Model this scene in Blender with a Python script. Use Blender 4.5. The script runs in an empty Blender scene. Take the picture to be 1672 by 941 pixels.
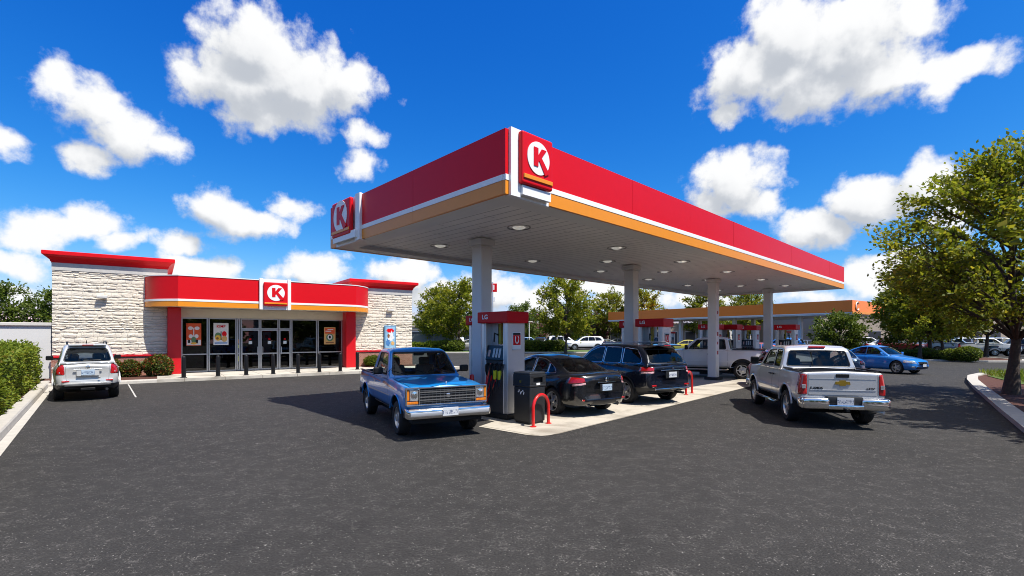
import bpy, bmesh, math, random
import numpy as np
from mathutils import Vector, Matrix

random.seed(11)
SC = bpy.context.scene
COL = SC.collection
PI = math.pi
CAM_H = 1.95
R = math.radians

# ------------------------------------------------------------------ helpers
def G(px, py, z=0.0):
    """ground point of the place that the survey of the photograph gives"""
    Y = (CAM_H - z) * 812.0 / (py - 548.0)
    return Vector(((px - 836.0) / 812.0 * Y, Y, z))

def link(o, parent=None):
    COL.objects.link(o)
    if parent is not None:
        o.parent = parent
    return o

def tag(o, label=None, cat=None, group=None, kind=None):
    if label: o['label'] = label
    if cat: o['category'] = cat
    if group: o['group'] = group
    if kind: o['kind'] = kind
    return o

def thing(name, label, cat, loc=(0, 0, 0), rz=0.0, group=None):
    o = bpy.data.objects.new(name, None)
    o.empty_display_size = 0.2
    o.location = loc
    o.rotation_euler = (0, 0, rz)
    link(o)
    return tag(o, label, cat, group)

def node_empty(name, parent, loc=(0, 0, 0), rot=(0, 0, 0)):
    o = bpy.data.objects.new(name, None)
    o.empty_display_size = 0.1
    o.location = loc
    o.rotation_euler = rot
    return link(o, parent)

def copy_tree(o, parent=None, keep=None):
    c = o.copy()
    link(c, parent)
    for ch in o.children:
        base = ch.name.split('.')[0]
        if keep is None or base in keep:
            copy_tree(ch, c, keep)
    return c

# ------------------------------------------------------------------ materials
MATS = {}
def pmat(name, col, rough=0.5, metal=0.0, coat=0.0, var=0.05, scale=6.0, bump=0.0, bscale=60.0,
         emit=None, estr=0.0, spec=0.5, detail=4.0):
    m = bpy.data.materials.new(name)
    m.use_nodes = True
    nt = m.node_tree
    b = nt.nodes['Principled BSDF']
    b.inputs['Roughness'].default_value = rough
    b.inputs['Metallic'].default_value = metal
    b.inputs['Coat Weight'].default_value = coat
    b.inputs['Coat Roughness'].default_value = 0.04
    b.inputs['Specular IOR Level'].default_value = spec
    tc = nt.nodes.new('ShaderNodeTexCoord')
    nz = nt.nodes.new('ShaderNodeTexNoise')
    nz.inputs['Scale'].default_value = scale
    nz.inputs['Detail'].default_value = detail
    nt.links.new(tc.outputs['Object'], nz.inputs['Vector'])
    mx = nt.nodes.new('ShaderNodeMix'); mx.data_type = 'RGBA'
    c0 = [max(0, c * (1 - 2.2 * var)) for c in col[:3]] + [1]
    c1 = [min(1, c * (1 + 2.2 * var)) for c in col[:3]] + [1]
    mx.inputs[6].default_value = c0
    mx.inputs[7].default_value = c1
    nt.links.new(nz.outputs['Fac'], mx.inputs[0])
    nt.links.new(mx.outputs[2], b.inputs['Base Color'])
    if bump:
        n2 = nt.nodes.new('ShaderNodeTexNoise')
        n2.inputs['Scale'].default_value = bscale
        n2.inputs['Detail'].default_value = 5
        nt.links.new(tc.outputs['Object'], n2.inputs['Vector'])
        bp = nt.nodes.new('ShaderNodeBump')
        bp.inputs['Strength'].default_value = bump
        bp.inputs['Distance'].default_value = 0.02
        nt.links.new(n2.outputs['Fac'], bp.inputs['Height'])
        nt.links.new(bp.outputs['Normal'], b.inputs['Normal'])
    if emit:
        b.inputs['Emission Color'].default_value = (*emit, 1)
        b.inputs['Emission Strength'].default_value = estr
    MATS[name] = m
    return m

def glassmat(name, tint, ior=1.5, gl=(1, 1, 1), minrefl=0.0, rough=0.0):
    m = bpy.data.materials.new(name); m.use_nodes = True
    nt = m.node_tree
    nt.nodes.remove(nt.nodes['Principled BSDF'])
    out = nt.nodes['Material Output']
    tr = nt.nodes.new('ShaderNodeBsdfTransparent'); tr.inputs[0].default_value = (*tint, 1)
    gs = nt.nodes.new('ShaderNodeBsdfGlossy'); gs.inputs['Roughness'].default_value = rough
    gs.inputs[0].default_value = (*gl, 1)
    fr = nt.nodes.new('ShaderNodeFresnel'); fr.inputs[0].default_value = ior
    mp = nt.nodes.new('ShaderNodeMapRange')
    mp.inputs['To Min'].default_value = minrefl
    nt.links.new(fr.outputs[0], mp.inputs['Value'])
    mx = nt.nodes.new('ShaderNodeMixShader')
    nt.links.new(mp.outputs[0], mx.inputs[0])
    nt.links.new(tr.outputs[0], mx.inputs[1]); nt.links.new(gs.outputs[0], mx.inputs[2])
    nt.links.new(mx.outputs[0], out.inputs['Surface'])
    MATS[name] = m
    return m

def leafmat(name, ramp, trans=0.35, rough=0.55):
    m = bpy.data.materials.new(name); m.use_nodes = True
    nt = m.node_tree
    b = nt.nodes['Principled BSDF']
    out = nt.nodes['Material Output']
    g = nt.nodes.new('ShaderNodeNewGeometry')
    cr = nt.nodes.new('ShaderNodeValToRGB')
    els = cr.color_ramp.elements
    while len(els) < len(ramp): els.new(0.5)
    for e, (p, c) in zip(els, ramp):
        e.position = p; e.color = (*c, 1)
    nt.links.new(g.outputs['Random Per Island'], cr.inputs[0])
    nt.links.new(cr.outputs[0], b.inputs['Base Color'])
    b.inputs['Roughness'].default_value = rough
    b.inputs['Specular IOR Level'].default_value = 0.35
    t = nt.nodes.new('ShaderNodeBsdfTranslucent')
    nt.links.new(cr.outputs[0], t.inputs[0])
    mx = nt.nodes.new('ShaderNodeMixShader'); mx.inputs[0].default_value = trans
    nt.links.new(b.outputs[0], mx.inputs[1]); nt.links.new(t.outputs[0], mx.inputs[2])
    nt.links.new(mx.outputs[0], out.inputs['Surface'])
    MATS[name] = m
    return m

def platemat(name, bg, ink):
    """number plate: pale enamel with a band of unreadable dark characters"""
    m = pmat(name, bg, 0.35)
    nt = m.node_tree; b = nt.nodes['Principled BSDF']
    tc = nt.nodes.new('ShaderNodeTexCoord')
    mp = nt.nodes.new('ShaderNodeMapping'); mp.inputs['Scale'].default_value = (78, 78, 34)
    nz = nt.nodes.new('ShaderNodeTexNoise'); nz.inputs['Scale'].default_value = 1.0; nz.inputs['Detail'].default_value = 1
    nt.links.new(tc.outputs['Object'], mp.inputs[0]); nt.links.new(mp.outputs[0], nz.inputs['Vector'])
    gt = nt.nodes.new('ShaderNodeMath'); gt.operation = 'GREATER_THAN'; gt.inputs[1].default_value = 0.53
    nt.links.new(nz.outputs['Fac'], gt.inputs[0])
    sp = nt.nodes.new('ShaderNodeSeparateXYZ'); nt.links.new(tc.outputs['Generated'], sp.inputs[0])
    d = nt.nodes.new('ShaderNodeMath'); d.operation = 'COMPARE'; d.inputs[1].default_value = 0.45; d.inputs[2].default_value = 0.25
    nt.links.new(sp.outputs['Z'], d.inputs[0])
    mu = nt.nodes.new('ShaderNodeMath'); mu.operation = 'MULTIPLY'
    nt.links.new(gt.outputs[0], mu.inputs[0]); nt.links.new(d.outputs[0], mu.inputs[1])
    mx = nt.nodes.new('ShaderNodeMix'); mx.data_type = 'RGBA'
    mx.inputs[6].default_value = (*bg, 1); mx.inputs[7].default_value = (*ink, 1)
    nt.links.new(mu.outputs[0], mx.inputs[0])
    nt.links.new(mx.outputs[2], b.inputs['Base Color'])
    return m

RED = (0.66, 0.004, 0.010)
M_red = pmat('sign_red', RED, 0.42, var=0.02, spec=0.22)
M_redp = pmat('pillar_red', (0.58, 0.006, 0.012), 0.35, var=0.03)
M_amber = pmat('amber_panel', (0.80, 0.27, 0.010), 0.35, var=0.02)
M_white = pmat('white_panel', (0.84, 0.84, 0.83), 0.4, var=0.015)
M_beige = pmat('beige_panel', (0.62, 0.57, 0.48), 0.6, var=0.03)
M_black = pmat('black_paint', (0.008, 0.008, 0.009), 0.42, var=0.1, spec=.25)
M_mirror = pmat('mirror_dark', (0.05, 0.055, 0.06), 0.1, 0.9)
M_dark = pmat('dark_plastic', (0.016, 0.017, 0.019), 0.5, var=0.12, bump=0.06, bscale=200)
M_void = pmat('dark_underside', (0.008, 0.008, 0.009), 0.8, var=0.1)
M_seat = pmat('seat_cloth', (0.05, 0.052, 0.056), 0.8, var=0.15, scale=30)
M_rubber = pmat('tyre_rubber', (0.013, 0.013, 0.014), 0.75, var=0.15, scale=20)
M_chrome = pmat('chrome', (0.78, 0.78, 0.79), 0.10, 1.0, var=0.02)
M_alloy = pmat('alloy', (0.62, 0.62, 0.62), 0.34, 0.85, var=0.05)
M_steel = pmat('brushed_steel', (0.62, 0.63, 0.64), 0.38, 0.6, var=0.04, scale=3)
M_alu = pmat('window_aluminium', (0.48, 0.49, 0.50), 0.35, 0.8, var=0.04)
M_lensr = pmat('red_lens', (0.42, 0.008, 0.010), 0.12, coat=1.0, var=0.25, scale=25)
M_lensa = pmat('amber_lens', (0.75, 0.20, 0.01), 0.15, coat=1.0, var=0.2, scale=25)
M_lensw = pmat('clear_lens', (0.62, 0.64, 0.66), 0.10, 0.6, coat=1.0, var=0.35, scale=22)
M_lensp = pmat('pink_lens', (0.62, 0.36, 0.36), 0.12, coat=1.0, var=0.25, scale=30)
M_plate = platemat('number_plate', (0.62, 0.64, 0.66), (0.10, 0.13, 0.22))
M_plateb = platemat('number_plate_blue', (0.42, 0.52, 0.62), (0.08, 0.12, 0.22))
M_glass = glassmat('car_glass', (0.82, 0.88, 0.84), 1.45)
M_tint = glassmat('privacy_glass', (0.26, 0.27, 0.27), 1.5)
M_shop = glassmat('shop_glass', (0.26, 0.27, 0.27), 1.5)
M_gold = pmat('gold_badge', (0.62, 0.40, 0.06), 0.28, 0.9, var=0.1)
M_seam = pmat('shut_line', (0.006, 0.006, 0.007), 0.9)
M_hose = pmat('hose_rubber', (0.012, 0.012, 0.013), 0.4)
M_lime = pmat('lime_cover', (0.62, 0.62, 0.02), 0.4, var=0.06)
M_screen = pmat('dark_screen', (0.015, 0.020, 0.026), 0.35)
M_canwhite = pmat('canopy_white', (0.82, 0.80, 0.76), 0.45, var=0.03, scale=2)
M_col = pmat('column_white', (0.74, 0.74, 0.73), 0.42, var=0.03, scale=1.5)
M_orange = pmat('orange_panel', (0.95, 0.23, 0.012), 0.35, var=0.02)
M_hoop = pmat('guard_red', (0.62, 0.010, 0.010), 0.3, coat=0.4, var=0.06)
M_bark = pmat('bark', (0.075, 0.055, 0.042), 0.9, var=0.25, scale=14, bump=0.8, bscale=26)
M_kerb = pmat('kerb_concrete', (0.46, 0.43, 0.38), 0.85, var=0.09, scale=5, bump=0.25, bscale=60, detail=8)
M_mulch = pmat('mulch', (0.085, 0.030, 0.018), 0.95, var=0.35, scale=22, bump=1.0, bscale=40, detail=8)
M_lawn = pmat('lawn', (0.085, 0.135, 0.020), 0.95, var=0.3, scale=3, bump=0.8, bscale=30, detail=8)
M_line = pmat('line_paint', (0.46, 0.45, 0.42), 0.7, var=0.12, scale=30)

def paint(name, col, metal=0.35, rough=0.3, var=0.02):
    return pmat(name, col, rough, metal, coat=1.0, var=var, scale=2.0)

P_blue = paint('paint_blue', (0.003, 0.235, 0.62), 0.12)
P_silver = paint('paint_silver', (0.60, 0.60, 0.60), 0.45, 0.32)
P_black = paint('paint_black', (0.006, 0.007, 0.010), 0.0, 0.2)
P_navy = paint('paint_black_blue', (0.007, 0.010, 0.020), 0.1, 0.2)
P_white = paint('paint_white', (0.82, 0.82, 0.81), 0.0)
P_pearl = paint('paint_pearl', (0.64, 0.64, 0.62), 0.25)
P_sky = paint('paint_bright_blue', (0.006, 0.18, 0.60), 0.1)
P_red = paint('paint_red', (0.40, 0.010, 0.012), 0.2)
P_maroon = paint('paint_maroon', (0.11, 0.008, 0.012), 0.3)
P_grey = paint('paint_grey', (0.10, 0.105, 0.11), 0.4)
P_yellow = paint('paint_yellow', (0.60, 0.48, 0.02), 0.1)
P_lightblue = paint('paint_light_blue', (0.16, 0.26, 0.40), 0.3)

# ------------------------------------------------------------------ mesh builder
class MB:
    """collects shapes, then links them as ONE mesh object"""
    def __init__(s):
        s.bm = bmesh.new()
    def _mark(s, faces, mi, smooth=False):
        for f in faces:
            f.material_index = mi
            f.smooth = smooth
    def box(s, c, d, rz=0.0, bevel=0.0, mi=0, rot=None, seg=2):
        r = bmesh.ops.create_cube(s.bm, size=1.0)
        vs = r['verts']
        M = Matrix.Translation(Vector(c)) @ (rot.to_4x4() if rot is not None else Matrix.Rotation(rz, 4, 'Z')) @ Matrix.Diagonal((d[0], d[1], d[2], 1))
        bmesh.ops.transform(s.bm, matrix=M, verts=vs)
        fs = list({f for v in vs for f in v.link_faces})
        if bevel > 0:
            es = list({e for v in vs for e in v.link_edges})
            rr = bmesh.ops.bevel(s.bm, geom=es, offset=min(bevel, 0.45 * min(d)), segments=seg, affect='EDGES', profile=0.5)
            vv = set(vs) | set(rr['verts'])
            fs = list({f for v in vv if v.is_valid for f in v.link_faces})
        s._mark(fs, mi)
        return s
    def bx(s, x0, x1, y0, y1, z0, z1, bevel=0.0, mi=0):
        return s.box(((x0 + x1) / 2, (y0 + y1) / 2, (z0 + z1) / 2), (abs(x1 - x0), abs(y1 - y0), abs(z1 - z0)), 0, bevel, mi)
    def tube(s, pts, r, n=8, mi=0, cap=True):
        pts = [Vector(p) for p in pts]
        rs = r if isinstance(r, (list, tuple)) else [r] * len(pts)
        rings = []
        up = Vector((0, 0, 1))
        prev = None
        for i, p in enumerate(pts):
            a = pts[max(0, i - 1)]; b = pts[min(len(pts) - 1, i + 1)]
            t = (b - a).normalized() if (b - a).length > 1e-9 else Vector((0, 0, 1))
            if prev is None:
                u = t.cross(up) if abs(t.z) < 0.95 else t.cross(Vector((1, 0, 0)))
            else:
                u = prev - t * prev.dot(t)
            if u.length < 1e-6: u = t.orthogonal()
            u.normalize(); prev = u
            w = t.cross(u)
            rings.append([s.bm.verts.new(p + (u * math.cos(2 * PI * k / n) + w * math.sin(2 * PI * k / n)) * rs[i]) for k in range(n)])
        fs = []
        for i in range(len(rings) - 1):
            for k in range(n):
                fs.append(s.bm.faces.new((rings[i][k], rings[i][(k + 1) % n], rings[i + 1][(k + 1) % n], rings[i + 1][k])))
        s._mark(fs, mi, True)
        if cap:
            c = [s.bm.faces.new(rings[0][::-1]), s.bm.faces.new(rings[-1])]
            s._mark(c, mi)
        return s
    def lathe(s, prof, n=32, mi=0, c=(0, 0, 0), axis='Z', smooth=True, arc=(0, 2 * PI), close=True):
        """prof: list of (radius, height)"""
        full = abs(arc[1] - arc[0] - 2 * PI) < 1e-6
        cnt = n if full else n + 1
        rings = []
        for (rr, h) in prof:
            ring = []
            for k in range(cnt):
                a = arc[0] + (arc[1] - arc[0]) * k / n
                x, y = rr * math.cos(a), rr * math.sin(a)
                if axis == 'Z': p = (x, y, h)
                elif axis == 'Y': p = (x, h, y)
                else: p = (h, x, y)
                ring.append(s.bm.verts.new(Vector(p) + Vector(c)))
            rings.append(ring)
        fs = []
        for i in range(len(rings) - 1):
            for k in range(cnt if full else cnt - 1):
                k2 = (k + 1) % cnt
                fs.append(s.bm.faces.new((rings[i][k], rings[i][k2], rings[i + 1][k2], rings[i + 1][k])))
        if full and close:
            for ring in (rings[0], rings[-1]):
                if prof[0 if ring is rings[0] else -1][0] > 1e-4:
                    fs.append(s.bm.faces.new(ring if ring is rings[-1] else ring[::-1]))
        s._mark(fs, mi, smooth)
        return s
    def prism(s, poly, h0, h1, axis='Z', mi=0):
        """polygon in the plane normal to axis, from h0 to h1"""
        def P(a, b, h):
            return {'Z': (a, b, h), 'Y': (a, h, b), 'X': (h, a, b)}[axis]
        lo = [s.bm.verts.new(P(a, b, h0)) for a, b in poly]
        hi = [s.bm.verts.new(P(a, b, h1)) for a, b in poly]
        fs = [s.bm.faces.new(lo[::-1]), s.bm.faces.new(hi)]
        n = len(poly)
        for k in range(n):
            fs.append(s.bm.faces.new((lo[k], lo[(k + 1) % n], hi[(k + 1) % n], hi[k])))
        s._mark(fs, mi)
        return s
    def face(s, pts, mi=0):
        f = s.bm.faces.new([s.bm.verts.new(p) for p in pts])
        s._mark([f], mi)
        return s
    def build(s, name, mats, parent=None, loc=(0, 0, 0), rot=(0, 0, 0), sharp=None, fix=True):
        return finish(s.bm, name, mats, parent, loc, rot, sharp, fix)

def finish(bm, name, mats, parent=None, loc=(0, 0, 0), rot=(0, 0, 0), sharp=None, fix=True):
    if fix:
        bmesh.ops.recalc_face_normals(bm, faces=bm.faces[:])
    if sharp is not None:
        for f in bm.faces: f.smooth = True
        for e in bm.edges:
            if len(e.link_faces) == 2:
                e.smooth = e.calc_face_angle(0) < sharp
    else:
        for e in bm.edges:
            if len(e.link_faces) == 2 and e.link_faces[0].smooth and e.link_faces[1].smooth:
                e.smooth = e.calc_face_angle(0) < R(40)
    me = bpy.data.meshes.new(name)
    bm.to_mesh(me); bm.free()
    for m in (mats if isinstance(mats, (list, tuple)) else [mats]):
        me.materials.append(m)
    o = bpy.data.objects.new(name, me)
    o.location = loc; o.rotation_euler = rot
    return link(o, parent)

def text_obj(s, size, depth, name, m, parent, loc, rot, bold=True, sx=1.0):
    cu = bpy.data.curves.new('lettering', 'FONT')
    cu.body = s; cu.size = size; cu.extrude = depth / 2
    cu.align_x = 'CENTER'; cu.align_y = 'CENTER'
    cu.resolution_u = 3
    if bold: cu.offset = size * 0.02
    tmp = bpy.data.objects.new('lettering', cu); COL.objects.link(tmp)
    dg = bpy.context.evaluated_depsgraph_get()
    me = bpy.data.meshes.new_from_object(tmp.evaluated_get(dg))
    bpy.data.objects.remove(tmp); bpy.data.curves.remove(cu)
    me.materials.clear(); me.materials.append(m)
    me.name = name
    o = bpy.data.objects.new(name, me)
    o.location = loc; o.rotation_euler = rot; o.scale = (sx, 1, 1)
    return link(o, parent)

def fillet(poly, r, n=4, closed=True):
    out = []
    N = len(poly)
    for i in range(N):
        if not closed and i in (0, N - 1):
            out.append(tuple(poly[i])); continue
        P = Vector(poly[i]).to_2d(); A = Vector(poly[i - 1]).to_2d(); B = Vector(poly[(i + 1) % N]).to_2d()
        rr = r[i] if isinstance(r, (list, tuple)) else r
        da = (A - P); db = (B - P)
        la, lb = da.length, db.length
        d = min(rr, 0.45 * la, 0.45 * lb)
        p0 = P + da * (d / la if la > 1e-9 else 0); p1 = P + db * (d / lb if lb > 1e-9 else 0)
        for k in range(n):
            t = k / (n - 1)
            q = p0 * (1 - t) ** 2 + P * 2 * t * (1 - t) + p1 * t * t
            out.append((q.x, q.y))
    return out

def pchip(tab):
    tab = sorted(tab)
    xs = [t[0] for t in tab]; ys = [t[1] for t in tab]
    n = len(xs)
    if n == 1: return lambda x: ys[0]
    h = [xs[i + 1] - xs[i] for i in range(n - 1)]
    d = [(ys[i + 1] - ys[i]) / h[i] for i in range(n - 1)]
    m = [0.0] * n
    m[0] = d[0]; m[-1] = d[-1]
    for i in range(1, n - 1):
        m[i] = 0 if d[i - 1] * d[i] <= 0 else 2 * d[i - 1] * d[i] / (d[i - 1] + d[i])
    def f(x):
        if x <= xs[0]: return ys[0]
        if x >= xs[-1]: return ys[-1]
        i = max(k for k in range(n - 1) if xs[k] <= x)
        t = (x - xs[i]) / h[i]
        return ((2 * t ** 3 - 3 * t * t + 1) * ys[i] + (t ** 3 - 2 * t * t + t) * h[i] * m[i]
                + (-2 * t ** 3 + 3 * t * t) * ys[i + 1] + (t ** 3 - t * t) * h[i] * m[i + 1])
    return f

def lin(tab):
    tab = sorted(tab)
    def f(x):
        if x <= tab[0][0]: return tab[0][1]
        for (a, ya), (b, yb) in zip(tab, tab[1:]):
            if x <= b: return ya + (yb - ya) * (x - a) / (b - a)
        return tab[-1][1]
    return f

# --- regions cut out of a curved panel -------------------------------------------------
AXI = {'y': (0, 2), 'x': (1, 2), 'z': (0, 1)}
def inside(poly, a, b):
    s = 0
    n = len(poly)
    for k in range(n):
        p, q = poly[k], poly[(k + 1) % n]
        c = (q[0] - p[0]) * (b - p[1]) - (q[1] - p[1]) * (a - p[0])
        if abs(c) < 1e-12: continue
        if s == 0: s = 1 if c > 0 else -1
        elif (c > 0) != (s > 0): return False
    return True

def cut(bm, poly, ax, pred):
    i, j = AXI[ax]
    a0 = min(p[0] for p in poly); a1 = max(p[0] for p in poly)
    b0 = min(p[1] for p in poly); b1 = max(p[1] for p in poly)
    faces = []
    for f in bm.faces:
        c = f.calc_center_median()
        if not pred(c, f.normal): continue
        va = [v.co[i] for v in f.verts]; vb = [v.co[j] for v in f.verts]
        if max(va) < a0 or min(va) > a1 or max(vb) < b0 or min(vb) > b1: continue
        faces.append(f)
    n = len(poly)
    for k in range(n):
        p, q = poly[k], poly[(k + 1) % n]
        co = Vector((0, 0, 0)); no = Vector((0, 0, 0))
        co[i], co[j] = p
        no[i], no[j] = (q[1] - p[1]), -(q[0] - p[0])
        if no.length < 1e-7: continue
        no.normalize()
        es = {e for f in faces for e in f.edges}; vs = {v for f in faces for v in f.verts}
        r = bmesh.ops.bisect_plane(bm, geom=faces + list(es) + list(vs), dist=1e-5, plane_co=co, plane_no=no)
        nf = [g for g in r['geom'] if isinstance(g, bmesh.types.BMFace)]
        faces = list({*nf, *[f for f in faces if f.is_valid]})
    for f in faces: f.normal_update()
    res = []
    for f in faces:
        c = f.calc_center_median()
        if inside(poly, c[i], c[j]): res.append(f)
    return res

def grow(poly, g):
    """offset a convex polygon outwards"""
    n = len(poly)
    cx = sum(p[0] for p in poly) / n; cy = sum(p[1] for p in poly) / n
    area = sum(poly[k][0] * poly[(k + 1) % n][1] - poly[(k + 1) % n][0] * poly[k][1] for k in range(n))
    sg = 1 if area > 0 else -1
    L = []
    for k in range(n):
        p = Vector(poly[k]); q = Vector(poly[(k + 1) % n])
        d = q - p
        if d.length < 1e-7: continue
        nn = Vector((d.y, -d.x)).normalized() * sg
        L.append((p + nn * g, d.normalized()))
    out = []
    m = len(L)
    for k in range(m):
        p, d = L[k - 1]; q, e = L[k]
        den = d.x * e.y - d.y * e.x
        if abs(den) < 1e-6: out.append(tuple(q)); continue
        t = ((q.x - p.x) * e.y - (q.y - p.y) * e.x) / den
        out.append(tuple(p + d * t))
    return out

def extract(bm, faces, lift=0.0, delete=True, keep=False):
    new = bmesh.new(); vm = {}
    for f in faces:
        vs = []
        for v in f.verts:
            if v not in vm: vm[v] = new.verts.new(v.co + v.normal * lift)
            vs.append(vm[v])
        try:
            nf = new.faces.new(vs); nf.smooth = True
            if keep: nf.material_index = f.material_index
        except ValueError:
            pass
    if delete and faces:
        bmesh.ops.delete(bm, geom=faces, context='FACES')
    return new
# ------------------------------------------------------------------ vehicles (x forward, y left, z up)
class Vehicle:
    def __init__(v, S):
        v.S = S
        v.root = thing(S['name'], S['label'], S['cat'], (S['loc'][0], S['loc'][1], 0), S['rz'], S.get('group'))
        v.paint = S['paint']
        v.make_body(); v.make_cabin()

    # lower shell: a loft of cross sections along the length
    def make_body(v):
        S = v.S
        xf, xr = S['xf'], S['xr']
        fz, fb, fw = pchip(S['zt']) if S.get('smooth') else lin(S['zt']), lin(S['zb']), pchip(S['w'])
        re = S.get('round', 0.07)
        n = S.get('nx', 54)
        xs = [xr + (xf - xr) * k / n for k in range(n + 1)]
        for d in (0.0, 0.04, 0.15, 0.35, 0.65):
            xs += [xr + re * d, xf - re * d]
        xs = sorted(set(round(x, 4) for x in xs))
        inset, crown, ds = S.get('inset', 0.10), S.get('crown', 0.03), S.get('ds', 0.12)
        bow, bowr = S.get('bow', 0.08), S.get('bowr', 0.05)
        bm = bmesh.new(); rings = []
        for x in xs:
            w, zt, zb = fw(x), fz(x), fb(x)
            d = min(x - xr, xf - x)
            if d < re:
                k = (1 - math.sqrt(max(0, 1 - ((re - d) / re) ** 2))) * re
                w -= k; zt -= k; zb += k
            zs = zt - ds
            zm = zb + 0.5 * (zs - zb)
            half = [(0.0, zb), (w - 0.12, zb), (w - 0.025, zb + 0.10), (w, zm), (w - S.get('lean', 0.02), zs), (w - inset, zt - 0.012), (0.0, zt + crown)]
            pts = fillet(half, [0, .06, .06, S.get('rm', .12), S.get('rs', .06), S.get('rt', .05), 0], 5, closed=False)
            ring = [(y, z) for y, z in pts] + [(-y, z) for y, z in pts[::-1][1:-1]]
            row = []
            for y, z in ring:
                tf = max(0, 1 - (xf - x) / 0.9); tr = max(0, 1 - (x - xr) / 0.7)
                row.append(bm.verts.new((x - bow * (y / 0.8) ** 2 * tf + bowr * (y / 0.8) ** 2 * tr, y, z)))
            rings.append(row)
        m = len(rings[0])
        for a, b in zip(rings, rings[1:]):
            for k in range(m):
                bm.faces.new((a[k], a[(k + 1) % m], b[(k + 1) % m], b[k])).smooth = True
        for row in (rings[0], rings[-1]):   # end caps in strips left to right
            half = m // 2
            for k in range(half):
                i0, i1 = k, k + 1
                j0, j1 = (m - k) % m, (m - k - 1) % m
                vs = []
                for q in (row[i0], row[i1], row[j1], row[j0]):
                    if q not in vs: vs.append(q)
                if len(vs) >= 3:
                    try: bm.faces.new(vs).smooth = True
                    except ValueError: pass
        bmesh.ops.recalc_face_normals(bm, faces=bm.faces[:])
        v.body = bm
        # wheel openings
        ra = S.get('arch', S['r'] + 0.055)
        for xa in (S['fa'], S['ra']):
            for sy in (1, -1):
                zc = S['r'] + S.get('archup', 0.01)
                poly = [(xa + ra * math.cos(2 * PI * k / 22), zc + ra * math.sin(2 * PI * k / 22)) for k in range(22)]
                fs = cut(bm, poly, 'y', lambda c, nn, sy=sy: c.y * sy > 0.38)
                fs = [f for f in fs if f.calc_center_median().y * sy > 0.40]
                bmesh.ops.delete(bm, geom=fs, context='FACES')
        bm.normal_update()

    def make_cabin(v):
        S = v.S
        prof = fillet(S['prof'], S.get('profr', 0.25), 9, closed=False)
        f = lin([(x, z) for x, z in prof])
        x0, x1 = S['prof'][-1][0], S['prof'][0][0]
        n = S.get('nc', 60)
        xs = sorted(set([round(x1 + (x0 - x1) * k / n, 4) for k in range(n + 1)] + [round(x, 4) for x, z in prof]))
        belt = lin(S['belt']) if isinstance(S['belt'], list) else (lambda x: S['belt'])
        hw, tum = S['hw'], S['tumble']
        hwf = lin(hw) if isinstance(hw, list) else (lambda x: hw)
        bow, bowr = S.get('cbow', 0.10), S.get('cbowr', 0.06)
        bm = bmesh.new(); rings = []
        zr = max(p[1] for p in S['prof'])
        for x in xs:
            zb = belt(x) - 0.05; zt = max(f(x), zb + 0.012)
            wb = hwf(x); wt = wb - tum * (zt - zb)
            r = S.get('rr', 0.09)
            half = [(wb, zb), (wt, zt - 0.012), (0.0, zt + 0.025 * max(0, min(1, (zt - zb) / 0.3)))]
            pts = fillet(half, [0, min(r, 0.4 * (zt - zb)), 0], 6, closed=False)
            # subdivide flank and roof so that the panels bend
            P = [pts[0]]
            for a, b in zip(pts, pts[1:]):
                L = math.hypot(b[0] - a[0], b[1] - a[1])
                # constant counts: flank 4, roof 4
                k = 4 if (a is pts[0] or b is pts[-1]) else 1
                for q in range(1, k + 1): P.append((a[0] + (b[0] - a[0]) * q / k, a[1] + (b[1] - a[1]) * q / k))
            ring = P + [(-y, z) for y, z in P[::-1][1:]]
            mid = (x1 + x0) / 2
            row = []
            for y, z in ring:
                tf = max(0, (x - mid) / (x1 - mid)); tr = max(0, (mid - x) / (mid - x0))
                xx = x - bow * (y / 0.8) ** 2 * tf ** 1.5 + bowr * (y / 0.8) ** 2 * tr ** 1.5
                row.append(bm.verts.new((xx, y, z)))
            rings.append(row)
        m = len(rings[0])
        for a, b in zip(rings, rings[1:]):
            for k in range(m - 1):
                bm.faces.new((a[k], b[k], b[k + 1], a[k + 1])).smooth = True
        bmesh.ops.recalc_face_normals(bm, faces=bm.faces[:])
        up = sum((f.normal.z for f in bm.faces))
        if up < 0: bmesh.ops.reverse_faces(bm, faces=bm.faces[:])
        bm.normal_update()
        v.cab = bm
        # take the body top away under the cabin so that one can look in
        fx = S.get('open', (x1 - 0.18, x0 + 0.18))
        hwi = min(hwf(fx[0]), hwf(fx[1])) - 0.05
        poly = [(fx[0], -hwi), (fx[0], hwi), (fx[1], hwi), (fx[1], -hwi)]
        fs = cut(v.body, poly, 'z', lambda c, nn: nn.z > 0.3)
        bmesh.ops.delete(v.body, geom=fs, context='FACES')

    # --- panels
    def region(v, name, ax, poly, pred, m, src='body', lift=0.003, seam=0.0, hole=True, thick=0.0, parent=None, label=None, rim=None, rimw=0.018):
        bm = v.body if src == 'body' else v.cab
        if rim is not None:
            for f in cut(bm, grow(poly, rimw), ax, pred): f.material_index = rim
        if seam:
            ins = {}
            big = grow(poly, seam)
            i, j = AXI[ax]
            cut(bm, big, ax, pred)
            fs = cut(bm, poly, ax, pred)
            st = set(fs)
            for f in bm.faces:
                if f in st: continue
                c = f.calc_center_median()
                if pred(c, f.normal) and inside(big, c[i], c[j]): f.material_index = 1
        else:
            fs = cut(bm, poly, ax, pred)
        if not fs:
            print('EMPTY REGION', v.S['name'], name); return None
        bm.normal_update()
        new = extract(bm, fs, lift, hole, isinstance(m, (list, tuple)))
        o = finish(new, name, m, parent or v.root, fix=False)
        if thick:
            md = o.modifiers.new('thickness', 'SOLIDIFY'); md.thickness = thick; md.offset = -1
        if label: o['label'] = label
        return o
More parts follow.
